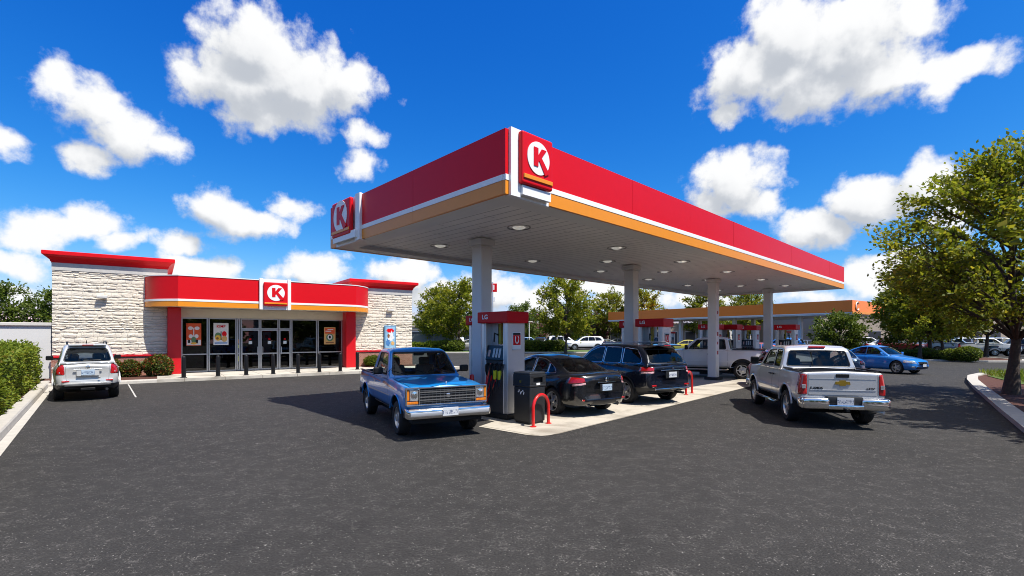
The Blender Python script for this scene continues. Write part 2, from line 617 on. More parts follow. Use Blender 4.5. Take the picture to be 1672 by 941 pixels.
    def colour(v, ax, poly, pred, mi, src='body'):
        bm = v.body if src == 'body' else v.cab
        for f in cut(bm, poly, ax, pred): f.material_index = mi
    def both(v, name, poly, m, src='body', nmin=0.25, **k):
        out = []
        for sy in (1, -1):
            out.append(v.region(name, 'y', poly, lambda c, n, sy=sy: c.y * sy > 0.15 and n.y * sy > nmin, m, src, **k))
        return out
    def front(v, name, poly, m, depth=0.45, nmin=0.15, src='body', **k):
        xf = v.S['xf']
        return v.region(name, 'x', poly, lambda c, n: c.x > xf - depth and n.x > nmin, m, src, **k)
    def rear(v, name, poly, m, depth=0.3, nmin=0.15, src='body', **k):
        xr = v.S['xr']
        return v.region(name, 'x', poly, lambda c, n: c.x < xr + depth and n.x < -nmin, m, src, **k)
    def wrap(v, name, poly, m, end, depth=0.25, **k):
        """a lamp that wraps the corner: everything within depth of that end"""
        if end > 0: pred = lambda c, n: c.x > v.S['xf'] - depth and n.z < 0.8
        else: pred = lambda c, n: c.x < v.S['xr'] + depth and n.z < 0.8
        return v.region(name, 'x', poly, pred, m, 'body', **k)
    def mir(v, poly): return [(-a, b) for a, b in poly]

    def done(v, mats_body=None, mats_cab=None):
        S = v.S
        v.body_o = finish(v.body, 'body', mats_body or [v.paint, M_seam, M_dark, M_chrome], v.root, fix=False)
        v.cab_o = finish(v.cab, 'cabin', mats_cab or [v.paint, M_seam, M_dark, M_chrome], v.root, fix=False)
        md = v.cab_o.modifiers.new('thickness', 'SOLIDIFY'); md.thickness = 0.035; md.offset = -1
        md = v.body_o.modifiers.new('thickness', 'SOLIDIFY'); md.thickness = 0.018; md.offset = -1
        v.wheels(); v.inside()

    def wheels(v):
        S = v.S
        r, tw = S['r'], S.get('tw', 0.21)
        rr = r * S.get('rimk', 0.66)
        T = MB()
        T.lathe([(rr, -tw / 2 + .015), (rr + .01, -tw / 2), (r * .9, -tw / 2 - .004), (r * .965, -tw / 2 + .015), (r, -tw / 2 + .045), (r, tw / 2 - .045),
                 (r * .965, tw / 2 - .015), (r * .9, tw / 2 + .004), (rr + .01, tw / 2), (rr, tw / 2 - .015), (rr, -tw / 2 + .015)], 40, axis='Y', close=False)
        for k in range(-2, 3):      # tread grooves
            T.lathe([(r + .001, k * .032 - .004), (r + .004, k * .032 - .010), (r + .004, k * .032 - .022), (r + .001, k * .032 - .028)], 40, axis='Y', close=False)
        bt = T.bm
        tyre0 = finish(bt, 'tyre', M_rubber, None)
        Q = MB(); o = tw / 2 - .02            # outer face towards +y
        Q.lathe([(rr + .004, -tw / 2 + .02), (rr - .012, -tw / 2 + .02), (rr - .022, -.02), (rr - .03, o - .03), (rr - .012, o + .004), (rr + .004, o + .004)], 40, axis='Y', close=False)
        Q.lathe([(rr - .02, -.015), (.02, -.01)], 32, axis='Y', mi=1, close=False)
        Q.lathe([(rr * .62, .0), (rr * .62, .012), (rr * .2, .012)], 32, axis='Y', mi=2, close=False)
        ns = S.get('spokes', 5)
        kind = S.get('rim', 'spoke')
        hub = o - .012
        if kind == 'spoke':
            for k in range(ns):
                a = 2 * PI * k / ns
                for da in ((-.13, .13) if S.get('twin') else (0,)):
                    aa = a + da
                    w0, w1 = (.022, .028) if S.get('twin') else (.05, .036)
                    p0 = Vector((math.cos(aa), 0, math.sin(aa))); t = Vector((-math.sin(aa), 0, math.cos(aa)))
                    pts = []
                    for (rad, hw_, y0, y1) in ((rr * .16, w0, hub - .03, hub), (rr * .93, w1, hub - .035, hub - .004)):
                        pts.append([p0 * rad + t * hw_ * .5 * sgn + Vector((0, yy, 0)) for sgn, yy in ((-1, y0), (1, y0), (1, y1), (-1, y1))])
                    A = [Q.bm.verts.new(p) for p in pts[0]]; B = [Q.bm.verts.new(p) for p in pts[1]]
                    for i in range(4): Q.bm.faces.new((A[i], A[(i + 1) % 4], B[(i + 1) % 4], B[i]))
            Q.lathe([(rr * .24, hub - .03), (rr * .24, hub), (rr * .18, hub + .008), (0.001, hub + .008)], 20, axis='Y', close=False)
        else:                       # deep dish with round holes of the old pickup
            Q.lathe([(rr - .02, o - .02), (rr * .82, o - .05), (rr * .62, o - .05), (rr * .55, o - .02), (rr * .34, o - .012), (rr * .34, o + .02), (rr * .26, o + .028), (.001, o + .028)], 32, axis='Y', close=False)
            for k in range(8):
                a = 2 * PI * k / 8
                Q.lathe([(.026, o - .046), (.001, o - .046)], 10, axis='Y', mi=1, c=(rr * .70 * math.cos(a), 0, rr * .70 * math.sin(a)), close=False)
        rim0 = finish(Q.bm, 'rim', [S.get('rimmat', M_alloy), M_void, M_steel], None, fix=True)
        used = False
        for xa in (S['fa'], S['ra']):
            for sy in (1, -1):
                w = node_empty('wheel', v.root, (xa, sy * (S['track'] / 2), r), (0, 0, 0 if sy > 0 else PI))
                t = tyre0 if not used else tyre0.copy(); q = rim0 if not used else rim0.copy()
                if used: COL.objects.link(t); COL.objects.link(q)
                t.parent = w; q.parent = w
                used = True
        # dark wheel housings, sills, chassis: one part under the car
        L = MB()
        ra = S.get('arch', r + 0.055)
        hw = max(b for a, b in S['w'])
        fw = pchip(S['w'])
        zb = lin(S['zb'])
        for xa in (S['fa'], S['ra']):
            for sy in (1, -1):
                yo = sy * (fw(xa) - 0.035); yi = sy * (S['track'] / 2 - tw / 2 - 0.10)
                L.lathe([(ra + .012, yo), (ra + .012, yi), (.02, yi)], 20, axis='Y', c=(xa, 0, r + S.get('archup', .01)), arc=(-0.25, PI + .25), close=False)
        L.bx(S['ra'] - .1, S['fa'] + .1, -hw * .55, hw * .55, r * .62, max(zb(0) + .06, r * .9))
        L.tube([(S['fa'], -S['track'] / 2, r), (S['fa'], S['track'] / 2, r)], .04)
        L.tube([(S['ra'], -S['track'] / 2, r), (S['ra'], S['track'] / 2, r)], .05)
        if S.get('truck'):
            L.lathe([(.001, -.12), (.12, -.08), (.14, 0), (.12, .08), (.001, .12)], 14, axis='Y', c=(S['ra'], 0, r))
            L.bx(S['xr'] + .1, S['xf'] - .3, -.46, -.36, .42, .54); L.bx(S['xr'] + .1, S['xf'] - .3, .36, .46, .42, .54)
        L.build('chassis', M_void, v.root)

    def inside(v):
        S = v.S
        it = S.get('seats')
        if not it: return
        b = lin(S['belt']) if isinstance(S['belt'], list) else (lambda x: S['belt'])
        x0, x1 = S['prof'][-1][0] + .12, S['prof'][0][0] - .1
        hwv = S['hw'] if not isinstance(S['hw'], list) else min(h for _, h in S['hw'])
        T = MB()
        z0 = it.get('floor', .40); zb = b(0) - .02
        T.bx(x0, x1, -hwv + .06, hwv - .06, z0 - .02, z0)
        for sy in (-1, 1): T.bx(x0, x1, sy * (hwv - .06), sy * (hwv - .045), z0, zb)
        T.bx(x0 - .012, x0, -hwv + .06, hwv - .06, z0, zb); 
        T.bx(x1 - .45, x1, -hwv + .06, hwv - .06, zb - .16, zb + .01, .04)
        T.build('interior', M_dark, v.root)
        for xs in it['rows']:
            for y in it.get('ys', (-.36, .36)):
                q = MB()
                h = it.get('h', .62); zs = it.get('zs', .52)
                q.box((xs + .18, y, zs), (.5, .48, .16), 0, .06)
                rot = Matrix.Rotation(R(-14), 3, 'Y')
                q.box((xs - .12, y, zs + .05 + h / 2), (.14, .46, h), 0, .065, rot=rot, seg=3)
                q.box((xs - .22, y, zs + .12 + h), (.10, .26, .19), 0, .045, rot=rot, seg=3)
                q.tube([(xs - .20, y - .06, zs + h - .05), (xs - .22, y - .06, zs + h + .1)], .008); q.tube([(xs - .20, y + .06, zs + h - .05), (xs - .22, y + .06, zs + h + .1)], .008)
                q.build('seat', M_seat, v.root)
        sw = MB()
        xw = it.get('wheelx', it['rows'][0] + .45); zw = zb + .0
        c = Vector((xw, .36, zw))
        pts = []
        for k in range(21):
            a = 2 * PI * k / 20
            pts.append(c + Vector((.07 * math.sin(a), .18 * math.cos(a), .17 * math.sin(a))))
        sw.tube(pts, .014, 6, cap=False)
        sw.tube([c + Vector((.07, 0, -.02)), c + Vector((.3, 0, -.1))], .03)
        sw.build('steering_wheel', M_black, v.root)

    def mirrors(v, x, z, y, m=None, size=(.09, .17, .13), arm=True):
        for sy in (1, -1):
            q = MB()
            q.box((x, sy * (y + size[1] / 2 + .05), z + .04), size, 0, .035, seg=3)
            if arm: q.tube([(x + .03, sy * (y - .03), z - .03), (x + .01, sy * (y + .08), z)], .02, 6)
            o = q.build('door_mirror', m or v.paint, v.root)
            g = MB(); g.box((x - size[0] / 2 - .001, sy * (y + size[1] / 2 + .05), z + .04), (.006, size[1] * .84, size[2] * .8), 0, .002); g.build('mirror_glass', M_mirror, o)
    def handles(v, doors, xs, z, y, m):
        for i, x in enumerate(xs):
            for k, sy in enumerate((1, -1)):
                d = doors[i][k]
                if d is None: continue
                q = MB(); q.box((x, sy * y, z), (.17, .03, .035), 0, .012); q.build('handle', m, d)

def xz_from(px): return px

# ---- blue compact pickup -------------------------------------------------------------
def make_blue_pickup(loc, rz):
    S = dict(name='pickup_truck', label='old blue compact pickup truck with chrome grille and bumper, parked half in the canopy shade',
             cat='pickup truck', loc=loc, rz=rz, paint=P_blue, truck=True,
             xf=2.16, xr=-2.40, fa=1.45, ra=-1.50, r=.335, track=1.40, tw=.22,
             zt=[(2.16, .985), (1.7, 1.02), (.8, 1.075), (.6, 1.08), (-2.4, 1.06)], zb=[(2.16, .47), (1.95, .42), (-2.2, .44), (-2.4, .50)],
             w=[(2.16, .80), (1.9, .825), (1.2, .835), (0, .835), (-1.7, .835), (-2.4, .81)],
             inset=.05, ds=.09, crown=.03, rm=.05, rs=.03, rt=.035, lean=.03, round=.05, bow=.07, bowr=.0, arch=.43, archup=.02,
             prof=[(.86, 1.07), (.30, 1.60), (.02, 1.66), (-.62, 1.655), (-.80, 1.59), (-.90, 1.06)], profr=.12, belt=1.07, hw=.80, tumble=.27,
             rr=.07, cbow=.10, cbowr=.03, open=(.62, -.80), seats=dict(rows=[-.28], floor=.46, zs=.60, h=.62, wheelx=.28),
             rim='dish', rimk=.62, rimmat=M_alloy)
    v = Vehicle(S)
    # decals: red and pale slanting bands along the flank, thin silver lines; bed-side red paints a reflection
    P_decal_refl = pmat('decal_reflection_red', (0.36, .03, .07), .3, coat=.8); P_decal2 = pmat('decal_silver', (.52, .52, .55), .3, .3, coat=.8)
    for sy in (1, -1):
        pr = lambda c, n, sy=sy: c.y * sy > .5 and n.y * sy > .3
        v.colour('y', [(-2.36, .70), (-.6, .70), (1.02, .80), (1.02, .83), (-2.36, .83)][:2] + [(.95, .715), (.95, .735), (-2.36, .735)], pr, 5)
        v.colour('y', [(-2.37, .90), (-1.2, .965), (-1.2, .985), (-2.37, 1.01)], pr, 4)
        v.colour('y', [(-1.1, .965), (.1, .93), (.1, .95), (-1.1, .99)], pr, 4)
        v.colour('y', [(.25, .93), (1.3, .86), (1.35, .88), (.4, .985)], pr, 4)
        v.colour('y', [(-2.36, .845), (.9, .845), (.9, .853), (-2.36, .853)], pr, 5)
    d = v.both('door', fillet([(.78, .50), (.78, 1.045), (-.52, 1.045), (-.60, .98), (-.60, .50)], .03), [P_blue, M_seam, M_dark, M_chrome, P_decal_refl, P_decal2], seam=.007, lift=0)
    v.handles([d], [-.42], .93, .835, M_chrome)
    w = v.both('side_window', fillet([(.52, 1.115), (.145, 1.545), (-.56, 1.555), (-.60, 1.115)], .04), M_glass, 'cab', lift=-.012, rim=2, rimw=.02)
    v.region('windscreen', 'x', fillet([(-.70, 1.125), (.70, 1.125), (.585, 1.575), (-.585, 1.575)], .05), lambda c, n: c.x > .1 and n.x > .2, M_glass, 'cab', lift=-.012, rim=2, rimw=.018)
    v.region('rear_window', 'x', fillet([(-.60, 1.14), (.60, 1.14), (.52, 1.555), (-.52, 1.555)], .05), lambda c, n: c.x < -.6 and n.x < -.3, M_glass, 'cab', lift=-.012, rim=2)
    # bonnet
    v.region('bonnet', 'z', fillet([(2.12, -.70), (2.12, .70), (.92, .74), (.92, -.74)], .03), lambda c, n: n.z > .6 and c.x > .8, [P_blue], seam=.006, lift=.004)
    for sy in (1, -1): pass
    # grille and lamps
    g = MB()
    xg = 2.165
    g.bx(xg - .03, xg + .004, -.56, .56, .665, .955, mi=1)
    for z in (.71, .745, .80, .85, .89, .92): g.bx(xg, xg + .022, -.55, .55, z - (.011 if z in (.745, .80, .89) else .006), z + (.011 if z in (.745, .80, .89) else .006), mi=0 if z in (.745, .80, .89) else 2)
    for k in range(15): g.bx(xg, xg + .015, -.53 + k * .0757 - .004, -.53 + k * .0757 + .004, .68, .94, mi=2)
    g.bx(xg, xg + .032, -.04, .04, .77, .85, .01, 0)
    g.bx(xg - .02, xg + .034, -.80, .80, .957, .985, .008, 0); g.bx(xg - .02, xg + .030, -.80, .80, .645, .667, .006, 0)
    for sy in (-1, 1): g.bx(xg - .02, xg + .03, sy * .555, sy * .575, .667, .957, 0, 0); g.bx(xg - .05, xg + .012, sy * .795, sy * .812, .65, .975, 0, 0)
    M_grille = pmat('grille_grey', (.16, .165, .17), .35, .7)
    g.build('grille', [M_chrome, M_void, M_grille], v.root)
    for sy in (-1, 1):
        h = MB(); h.bx(xg - .05, xg + .012, sy * .578, sy * .745, .735, .952, .012); ho = h.build('headlight', M_lensw, v.root)
        h = MB(); h.lathe([(.07, .0), (.062, .012), (.001, .022)], 20, axis='X', c=(xg + .008, sy * .66, .845)); h.build('lens', M_chrome, ho)
        h = MB(); h.bx(xg - .10, xg + .010, sy * .752, sy * .806, .735, .952, .010); h.build('corner_light', M_lensa, v.root)
        h = MB(); h.bx(xg - .06, xg + .011, sy * .58, sy * .804, .672, .722, .008); h.build('turn_signal', M_lensa, v.root)
    b = MB()
    b.box((2.27, 0, .505), (.16, 1.66, .19), 0, .05, seg=3)
    b.box((2.355, 0, .505), (.02, 1.56, .07), 0, .006, mi=1)
    for sy in (-1, 1): b.box((2.18, sy * .80, .505), (.26, .07, .18), 0, .03, seg=3)
    bo = b.build('front_bumper', [M_chrome, M_steel], v.root, sharp=R(35))
    q = MB(); q.box((2.372, -.02, .53), (.012, .31, .155), 0, .004); q.build('number_plate', M_plate, v.root)
    q = MB(); q.bx(1.9, 2.2, -.7, .7, .30, .42, .03); q.build('valance', M_void, v.root)
    b = MB(); b.box((-2.47, 0, .52), (.12, 1.58, .15), 0, .03); b.build('rear_bumper', M_dark, v.root)
    # load bed
    fs = cut(v.body, [(-.97, -.73), (-.97, .73), (-2.33, .73), (-2.33, -.73)], 'z', lambda c, n: n.z > .5)
    bmesh.ops.delete(v.body, geom=fs, context='FACES')
    t = MB(); t.bx(-2.33, -.97, -.73, .73, .55, .57); t.bx(-2.33, -.97, .725, .74, .56, 1.05); t.bx(-2.33, -.97, -.74, -.725, .56, 1.05); t.bx(-.985, -.965, -.73, .73, .56, 1.06); t.bx(-2.345, -2.325, -.73, .73, .56, 1.05)
    for sy in (-1, 1): t.bx(-1.85, -1.15, sy * .52, sy * .72, .57, .80, .04)
    t.build('cargo_bed', M_dark, v.root)
    for sy in (-1, 1):
        q = MB(); q.bx(-2.36, -.93, sy * .735, sy * .80, 1.052, 1.078, .01); q.build('bed_rail', M_black, v.root)
        q = MB(); q.box((-2.39, sy * .72, .82), (.05, .13, .26), 0, .02); q.build('tail_light', M_lensr, v.root)
        for xa in (1.45, -1.50):
            q = MB()
            pts = [(xa + .435 * math.cos(a), sy * (.832), .355 + .435 * math.sin(a)) for a in [R(16) + (PI - R(32)) * k / 24 for k in range(25)]]
            q.tube(pts, .013, 6)
            q.build('arch_lip', P_blue, v.root)
        q = MB(); q.bx(-1.98, -1.96, sy * .62, sy * .80, .22, .5); q.build('mud_flap', M_dark, v.root)
        q = MB(); q.box((-.0, sy * .842, .62), (1.05, .012, .03), 0, .004)
    v.mirrors(.56, 1.17, .82, M_black, (.09, .2, .15))
    q = MB()
    for y in (.10, -.42): q.tube([(.86, y, 1.115), (.70, y - .30, 1.21)], .009, 5); q.tube([(.74, y - .38, 1.19), (.60, y - .22, 1.285)], .007, 5)
    q.build('wiper', M_black, v.root)
    q = MB(); q.box((.26, 0, 1.53), (.03, .24, .06), 0, .02); q.tube([(.24, 0, 1.55), (.2, 0, 1.62)], .008); q.build('rear_view_mirror', M_black, v.root)
    q = MB(); q.tube([(.9, -.70, 1.08), (.86, -.71, 1.72)], .004, 5); q.build('antenna', M_black, v.root)
    q = MB(); q.lathe([(.02, 0), (.014, .02), (.001, .03)], 10, c=(2.06, 0, 1.03)); q.build('bonnet_badge', M_chrome, v.root)
    v.done([P_blue, M_seam, M_dark, M_chrome, P_decal_refl, P_decal2])
    return v.root

# ---- silver extended cab pickup seen from behind ----------------------------------------
def make_silver_pickup(loc, rz, name='pickup_truck', label=None, paintm=None, tail='chrome', badge=True):
    S = dict(name=name, label=label, cat='pickup truck', loc=loc, rz=rz, paint=paintm, truck=True,
             xf=2.42, xr=-2.22, fa=1.52, ra=-1.35, r=.355, track=1.44, tw=.24,
             zt=[(2.42, 1.02), (2.2, 1.10), (1.2, 1.18), (.9, 1.19), (-.7, 1.19), (-2.3, 1.185)], zb=[(2.42, .45), (2.1, .42), (-2.1, .46), (-2.3, .55)],
             w=[(2.42, .78), (2.1, .83), (1.2, .85), (0, .84), (-1.4, .845), (-2.22, .81)],
             inset=.06, ds=.12, crown=.02, rm=.14, rs=.06, rt=.05, lean=.045, round=.06, bow=.10, bowr=.0, arch=.455, archup=.03,
             prof=[(1.12, 1.18), (.50, 1.63), (.25, 1.70), (-.60, 1.705), (-.80, 1.64), (-.92, 1.17)], profr=.14, belt=1.18, hw=.80, tumble=.24,
             rr=.08, cbow=.14, cbowr=.02, open=(.80, -.82), seats=dict(rows=[.05], floor=.5, zs=.72, h=.62, wheelx=.55, ys=(-.38, .38)),
             rim='spoke', spokes=5, rimk=.66, rimmat=M_alloy)
    v = Vehicle(S)
    d1 = v.both('door', fillet([(.92, .50), (.92, 1.15), (-.22, 1.15), (-.22, .50)], .04), [paintm], seam=.006, lift=0)
    d2 = v.both('rear_door', fillet([(-.235, .50), (-.235, 1.15), (-.80, 1.15), (-.80, .50)], .04), [paintm], seam=.006, lift=0)
    v.handles([d1, d2], [-.10, -.34], 1.0, .838, M_black)
    v.both('side_window', fillet([(.74, 1.215), (.41, 1.565), (-.19, 1.60), (-.19, 1.215)], .04), M_glass, 'cab', lift=-.012, rim=2, rimw=.02)
    v.both('quarter_window', fillet([(-.27, 1.215), (-.27, 1.60), (-.66, 1.595), (-.72, 1.215)], .04), M_tint, 'cab', lift=-.012, rim=2, rimw=.02)
    v.region('windscreen', 'x', fillet([(-.69, 1.23), (.69, 1.23), (.595, 1.61), (-.595, 1.61)], .05), lambda c, n: c.x > .3 and n.x > .2, M_glass, 'cab', lift=-.012, rim=2)
    v.region('rear_window', 'x', fillet([(-.67, 1.235), (.67, 1.235), (.585, 1.585), (-.585, 1.585)], .05), lambda c, n: c.x < -.6 and n.x < -.25, M_glass, 'cab', lift=-.012, rim=2, rimw=.02)
    q = MB(); q.box((-.895, .13, 1.40), (.014, .016, .36), 0, rot=Matrix.Rotation(R(16), 3, 'Y')); q.build('window_divider', M_black, v.root)
    fs = cut(v.body, [(-1.0, -.73), (-1.0, .73), (-2.16, .73), (-2.16, -.73)], 'z', lambda c, n: n.z > .5)
    bmesh.ops.delete(v.body, geom=fs, context='FACES')
    t = MB(); t.bx(-2.16, -1.0, -.73, .73, .66, .68); t.bx(-2.16, -1.0, .725, .74, .66, 1.17); t.bx(-2.16, -1.0, -.74, -.725, .66, 1.17); t.bx(-1.015, -.99, -.73, .73, .66, 1.18); t.bx(-2.175, -2.155, -.73, .73, .66, 1.17)
    for sy in (-1, 1): t.bx(-1.8, -.99, sy * .54, sy * .72, .68, .92, .04)
    t.build('cargo_bed', M_dark, v.root)
    q = MB()
    for sy in (-1, 1): q.bx(-2.18, -.96, sy * .725, sy * .79, 1.185, 1.215, .012)
    q.bx(-2.175, -2.155, -.70, .70, 1.185, 1.212, .012)
    q.build('bed_rail', M_black, v.root)
    # tailgate
    tg = v.rear('tailgate', fillet([(-.645, .70), (.645, .70), (.645, 1.165), (-.645, 1.165)], .02), [paintm], seam=.007, lift=.006)
    q = MB(); q.box((-2.232, .0, 1.105), (.018, .25, .075), 0, .012); q.build('handle', M_black, tg)
    q = MB(); q.bx(-2.232, -2.220, -.62, .62, 1.035, 1.042); q.bx(-2.234, -2.220, -.62, .62, .795, .806, .003); q.build('crease', paintm, tg)
    if badge:
        q = MB(); q.prism([(-.145, -.030), (-.062, -.030), (-.052, -.058), (.052, -.058), (.062, -.030), (.145, -.030), (.128, .030), (.062, .030), (.052, .058), (-.052, .058), (-.062, .030), (-.128, .030)], -2.244, -2.222, 'X')
        for vv in q.bm.verts: vv.co.z += .955
        q.build('badge', M_gold, tg)
        text_obj('E.AMDS', .068, .006, 'lettering', M_black, tg, (-2.232, .49, .842), (PI / 2, 0, -PI / 2), sx=1.05)
        text_obj('LTW', .058, .006, 'lettering', M_black, tg, (-2.232, -.52, .842), (PI / 2, 0, -PI / 2), sx=1.2)
    for sy in (1, -1):
        P = fillet([(.675, .70), (.92, .70), (.92, 1.13), (.675, 1.13)], .03)
        if sy < 0: P = v.mir(P)
        tl = v.wrap('tail_light', P, M_lensr, -1, .13, seam=.005, lift=.008, thick=.02)
        q = MB(); q.box((-2.238, sy * .735, .87), (.012, .075, .085), 0, .01); q.build('reverse_lens', M_lensw, tl)
    b = MB(); ch = M_chrome if tail == 'chrome' else M_dark
    for sy in (-1, 1): b.box((-2.32, sy * .545, .535), (.20, .50, .235), 0, .05, seg=3); b.box((-2.24, sy * .795, .535), (.26, .06, .22), 0, .028, seg=3)
    b.box((-2.32, 0, .47), (.20, .66, .10), 0, .02); b.box((-2.295, 0, .60), (.15, .66, .16), 0, .02, mi=1)
    b.build('rear_bumper', [ch, M_dark], v.root, sharp=R(35))
    q = MB(); q.box((-2.378, .0, .585), (.012, .31, .16), 0, .004); q.build('number_plate', M_plate, v.root)
    q = MB(); q.bx(-2.5, -2.2, -.035, .035, .38, .45, .008); q.build('tow_hitch', M_black, v.root)
    q = MB(); q.tube([(-1.7, -.55, .40), (-2.1, -.6, .38), (-2.32, -.72, .37)], .035, 10); q.build('exhaust_pipe', M_steel, v.root)
    q = MB(); q.box((-.785, 0, 1.672), (.05, .36, .045), 0, .012, rot=Matrix.Rotation(R(18), 3, 'Y')); q.build('brake_light', M_lensr, v.root)
    for sy in (-1, 1):
        for xa in (1.52, -1.35):
            q = MB()
            pts = [(xa + .462 * math.cos(a), sy * .842, .385 + .462 * math.sin(a)) for a in [R(8) + (PI - R(16)) * k / 24 for k in range(25)]]
            q.tube(pts, .020, 6)
            q.build('arch_lip', paintm, v.root)
        q = MB(); q.tube([(1.0, sy * .86, .40), (.95, sy * .89, .36), (-.75, sy * .89, .36), (-.82, sy * .86, .40)], .035, 8); q.build('side_step', M_chrome, v.root)
        q = MB(); q.box((.02, sy * .853, .70), (1.72, .014, .045), 0, .006); q.build('side_moulding', paintm, v.root)
    v.mirrors(.80, 1.24, .83, M_black, (.11, .2, .2))
    for sy in (1, -1):
        P = fillet([(.50, .80), (.9, .80), (.9, 1.0), (.50, 1.0)], .03)
        if sy < 0: P = v.mir(P)
        v.wrap('headlight', P, M_lensw, 1, .2, seam=.005, lift=.006)
    v.front('grille', fillet([(-.46, .72), (.46, .72), (.46, .98), (-.46, .98)], .03), M_black, seam=.012)
    b = MB(); b.box((2.44, 0, .56), (.16, 1.66, .2), 0, .05, seg=3); b.build('front_bumper', M_chrome, v.root)
    v.done()
    return v.root
# ---- saloon ---------------------------------------------------------------------------
def make_sedan(loc, rz, name, label, paintm, style='a', group=None, glass=None, trim=True, k=1.0):
    S = dict(name=name, label=label, cat='sedan', loc=loc, rz=rz, paint=paintm, smooth=True, group=group,
             xf=2.40, xr=-2.36, fa=1.42, ra=-1.36, r=.335, track=1.56, tw=.22,
             zt=[(2.4, .66), (2.2, .74), (1.6, .85), (1.0, .935), (.8, .95), (-1.2, .985), (-1.7, 1.02), (-2.2, 1.02), (-2.36, .985)],
             zb=[(2.4, .27), (2.0, .20), (-2.0, .22), (-2.36, .30)],
             w=[(2.4, .72), (2.1, .84), (1.5, .905), (0, .91), (-1.5, .91), (-2.1, .86), (-2.36, .78)],
             inset=.14, ds=.16, crown=.035, rm=.2, rs=.12, rt=.09, lean=.03, round=.12, bow=.22, bowr=.16, arch=.385, archup=.0,
             prof=[(1.12, .93), (.34, 1.36), (-.05, 1.44), (-.6, 1.435), (-1.15, 1.31), (-1.95, 1.01)], profr=.5, belt=[(1.1, .93), (-1.3, .99), (-1.95, 1.01)],
             hw=[(1.1, .78), (.5, .80), (-1.1, .80), (-1.95, .74)], tumble=.46, rr=.10, cbow=.20, cbowr=.16, open=(.80, -1.45),
             seats=dict(rows=[.15, -.75], floor=.3, zs=.42, h=.52), rim='spoke', spokes=5, twin=True, rimk=.70, rimmat=M_alloy)
    v = Vehicle(S); gl = glass or M_glass
    rim = 3 if trim else 2
    pd = [paintm]
    d1 = v.both('door', fillet([(.98, .34), (.92, .95), (-.38, .97), (-.38, .34)], .05), pd, seam=.005, lift=0)
    d2 = v.both('rear_door', fillet([(-.39, .34), (-.39, .97), (-1.16, .98), (-1.24, .80), (-1.02, .50), (-.92, .34)], .05), pd, seam=.005, lift=0)
    v.handles([d1, d2], [-.26, -1.02], .80, .905, M_chrome if trim else paintm)
    v.both('side_window', fillet([(.66, .985), (.20, 1.275), (-.10, 1.345), (-.34, 1.365), (-.34, 1.0)], .04), gl, 'cab', lift=-.010, rim=rim, rimw=.016)
    v.both('rear_side_window', fillet([(-.40, 1.0), (-.40, 1.368), (-.72, 1.345), (-.98, 1.27), (-1.0, 1.01)], .03), gl, 'cab', lift=-.010, rim=rim, rimw=.016)
    v.both('quarter_window', fillet([(-1.035, 1.015), (-1.02, 1.25), (-1.22, 1.15), (-1.34, 1.03)], .03), gl, 'cab', lift=-.010, rim=rim, rimw=.016)
    v.region('windscreen', 'x', fillet([(-.66, .99), (.66, .99), (.535, 1.36), (-.535, 1.36)], .06), lambda c, n: c.x > -.0 and n.x > .2, gl, 'cab', lift=-.01, rim=2, rimw=.014)
    v.region('rear_window', 'x', fillet([(-.64, 1.05), (.64, 1.05), (.53, 1.345), (-.53, 1.345)], .06), lambda c, n: c.x < -.7 and n.x < -.15, gl, 'cab', lift=-.01, rim=2, rimw=.014)
    # boot lid, lamps
    bl = v.rear('boot_lid', fillet([(-.55, .60), (.55, .60), (.60, .93), (.56, .985), (-.56, .985), (-.60, .93)], .05), pd, depth=.25, seam=.006, lift=.004)
    q = MB(); q.box((-2.375, 0, .835), (.022, .56, .022), 0, .008); q.build('chrome_strip', M_chrome, bl)
    q = MB(); q.box((-2.365, 0, .71), (.02, .42, .17), 0, .008); q.build('plate_recess', M_dark, bl)
    q = MB(); q.box((-2.384, 0, .71), (.012, .31, .155), 0, .004); q.build('number_plate', M_plateb, bl)
    q = MB(); q.lathe([(.030, 0), (.050, .004), (.056, .012), (.050, .02), (.034, .02), (.030, 0)], 20, axis='X', c=(-2.395, 0, .905), close=False); q.box((-2.385, 0, .905), (.012, .05, .012)); q.build('badge', M_chrome, bl)
    if trim:
        for sy in (1, -1):
            q = MB(); q.box((-2.37, sy * .43, .925), (.01, .10, .018), 0, .004); q.build('model_badge', M_chrome, bl)
    for sy in (1, -1):
        P = fillet([(.42, .872), (.60, .842), (.95, .80), (.95, .945), (.70, .95), (.46, .91)], .02)
        P2 = [(a, b) for a, b in P]
        if sy < 0: P2 = v.mir(P2)
        tl = v.wrap('tail_light', P2, M_lensr, -1, .42, seam=.004, lift=.008, thick=.02)
        P2 = fillet([(.47, .855), (.52, .80), (.95, .735), (.95, .792), (.60, .832)], .012)
        if sy < 0: P2 = v.mir(P2)
        v.wrap('reverse_lens', P2, M_lensp, -1, .30, seam=.003, lift=.006, thick=.02)
        q = MB(); q.box((-2.252, sy * .60, .42), (.03, .18, .04), sy * .22, .015); q.build('rear_reflector', M_lensr, v.root)
        q = MB(); q.tube([(-2.0, sy * .46, .29), (-2.265, sy * .46, .285)], .042, 14, cap=False); q.tube([(-2.0, sy * .46, .29), (-2.255, sy * .46, .285)], .034, 14, 1); q.build('exhaust_pipe', [M_chrome, M_void], v.root)
    v.colour('x', fillet([(-.42, .30), (.42, .30), (.36, .40), (-.36, .40)], .03), lambda c, n: c.x < -2.1 and n.x < -.2, 2)
    # nose
    v.front('grille', fillet([(-.34, .50), (.34, .50), (.42, .64), (-.42, .64)], .03), M_black, depth=.4, seam=.012)
    v.front('lower_grille', fillet([(-.56, .30), (.56, .30), (.50, .42), (-.50, .42)], .04), M_black, depth=.4)
